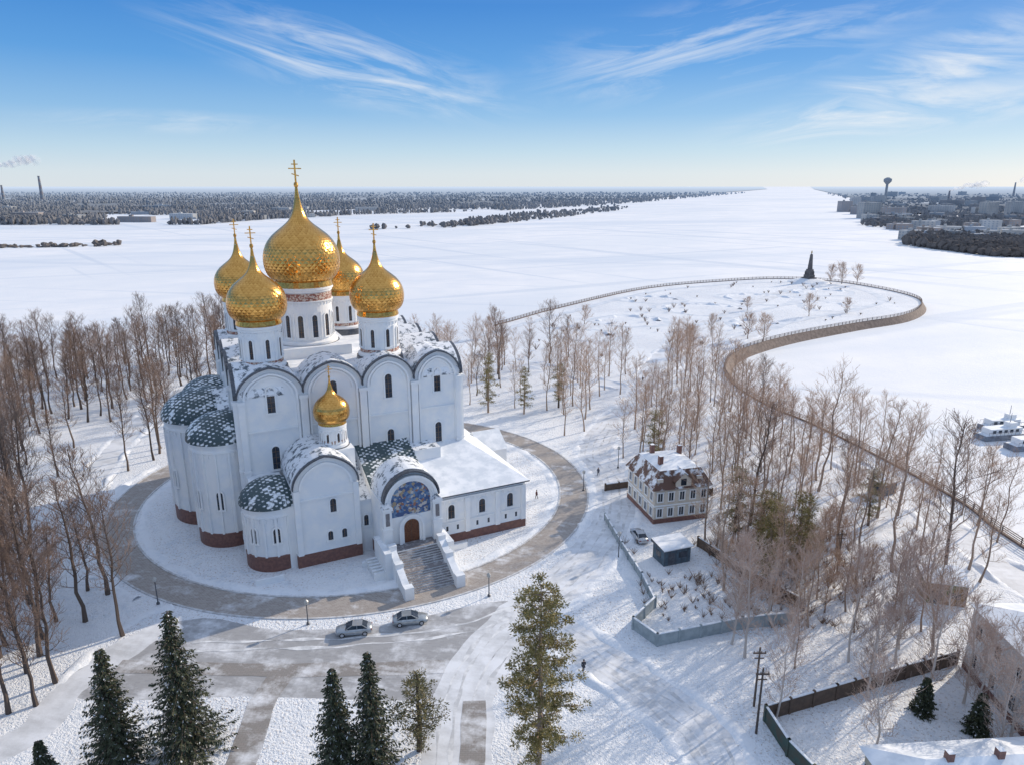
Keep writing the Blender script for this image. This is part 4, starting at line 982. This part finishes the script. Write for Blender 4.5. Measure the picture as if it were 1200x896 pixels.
# ------------------------------------------------------------------ light, sky, camera
sv = Vector((SNV.x*math.cos(rad(SUN_EL)), SNV.y*math.cos(rad(SUN_EL)), math.sin(rad(SUN_EL))))
l = bpy.data.lights.new('sun', 'SUN'); l.energy = 4.1; l.angle = rad(.5); l.color = (1, .85, .66)
o = bpy.data.objects.new('sun', l); COL.objects.link(o); o.rotation_euler = sv.to_track_quat('Z', 'Y').to_euler(); o.location = (100, 100, 200)
w = bpy.data.worlds.new('World'); sc.world = w; w.use_nodes = True; nt = w.node_tree; bg = nt.nodes['Background']
try:
    w.cycles.sampling_method = 'MANUAL'; w.cycles.sample_map_resolution = 256
except Exception: pass
sky = nt.nodes.new('ShaderNodeTexSky'); sky.sky_type = 'NISHITA'; sky.sun_disc = False; sky.sun_elevation = rad(SUN_EL); sky.sun_rotation = math.atan2(SNV.x, SNV.y); sky.air_density = 1.0; sky.dust_density = .6; sky.ozone_density = 2.0
tc = nt.nodes.new('ShaderNodeTexCoord'); sp = nt.nodes.new('ShaderNodeSeparateXYZ'); nt.links.new(tc.outputs['Generated'], sp.inputs[0])
cr = nt.nodes.new('ShaderNodeValToRGB'); e = cr.color_ramp
G = [(0, (.74, .81, .87)), (.016, (.70, .80, .88)), (.045, (.52, .71, .87)), (.09, (.27, .52, .83)), (.15, (.10, .35, .77)), (.22, (.04, .24, .68)), (.36, (.38, .53, .82)), (.6, (.54, .65, .86)), (1, (.56, .66, .86))]  # sky stops above the camera view brightened to add ambient fill
e.elements[0].position = 0; e.elements[0].color = c4(G[0][1]); e.elements[1].position = 1; e.elements[1].color = c4(G[-1][1])
for p_, c_ in G[1:-1]:
    x = e.elements.new(p_); x.color = c4(c_)
nt.links.new(sp.outputs[2], cr.inputs[0])
sc_ = nt.nodes.new('ShaderNodeMix'); sc_.data_type = 'RGBA'; sc_.blend_type = 'MULTIPLY'; sc_.inputs[0].default_value = 1; sc_.clamp_result = False; sc_.inputs[7].default_value = (8.33, 8.33, 8.33, 1); nt.links.new(cr.outputs[0], sc_.inputs[6])
base = mix(nt, .88, sky.outputs[0], sc_.outputs[2])
cb = nt.nodes.new('ShaderNodeCombineXYZ'); nt.links.new(sp.outputs[0], cb.inputs[0]); nt.links.new(sp.outputs[2], cb.inputs[1])
def streak(rot, seed, sx=3.2, sy=17):
    a = mapped(nt, cb.outputs[0], rot, (sx, sy, 1)); ad = nt.nodes.new('ShaderNodeVectorMath'); ad.operation = 'ADD'; nt.links.new(a, ad.inputs[0]); ad.inputs[1].default_value = (seed, seed*.7, seed)
    n1 = N(nt, 'ShaderNodeTexNoise', Scale=1.6, Detail=7, Roughness=.62, Distortion=1.3); nt.links.new(ad.outputs[0], n1.inputs['Vector']); return n1.outputs['Fac']
SL, SR = streak(.22, 1.3), streak(-.14, 4.1)
def puff(cx, cz, wx, wz, rot, amp, nf, lo=.46, hi=.74):
    co_ = mapped(nt, cb.outputs[0], rot, (1/wx, 1/wz, 1), (0, 0, 0))
    c_, s_ = math.cos(rot), math.sin(rot); ox, oz = (cx*c_-cz*s_)/wx, (cx*s_+cz*c_)/wz
    ln = nt.nodes.new('ShaderNodeVectorMath'); ln.operation = 'DISTANCE'; nt.links.new(co_, ln.inputs[0]); ln.inputs[1].default_value = (ox, oz, 0)
    msk = N(nt, 'ShaderNodeMapRange', _interpolation_type='SMOOTHSTEP'); msk.inputs[1].default_value = 1.2; msk.inputs[2].default_value = .1; nt.links.new(ln.outputs['Value'], msk.inputs[0])
    return mth(nt, 'MULTIPLY', mth(nt, 'MULTIPLY', msk.outputs[0], ramp(nt, nf, lo, hi)), amp)
tot = None
for a in ((-.20, .150, .23, .055, .22, .8, SL, .44, .76), (.25, .165, .25, .06, -.12, .8, SR, .44, .76), (.46, .085, .22, .032, -.12, .9, SR, .38, .66), (.50, .13, .18, .05, -.3, .8, SL, .42, .7), (-.42, .075, .14, .015, .0, .5, SR)):
    p_ = puff(*a); tot = p_ if tot is None else mth(nt, 'MAXIMUM', tot, p_)
fin = mix(nt, mth(nt, 'MULTIPLY', tot, 1.0, True), base, (7.2, 7.5, 7.8))
nt.links.new(fin, bg.inputs[0]); bg.inputs[1].default_value = .12
cam = bpy.data.cameras.new('camera'); cam.lens = 24.6; cam.sensor_width = 36; cam.clip_start = 1; cam.clip_end = 150000
co = bpy.data.objects.new('camera', cam); COL.objects.link(co); co.location = (0, 0, 55); co.rotation_euler = (rad(90-15.67), 0, 0); sc.camera = co
sc.view_settings.view_transform = 'Standard'; sc.view_settings.look = 'None'; sc.view_settings.exposure = 0
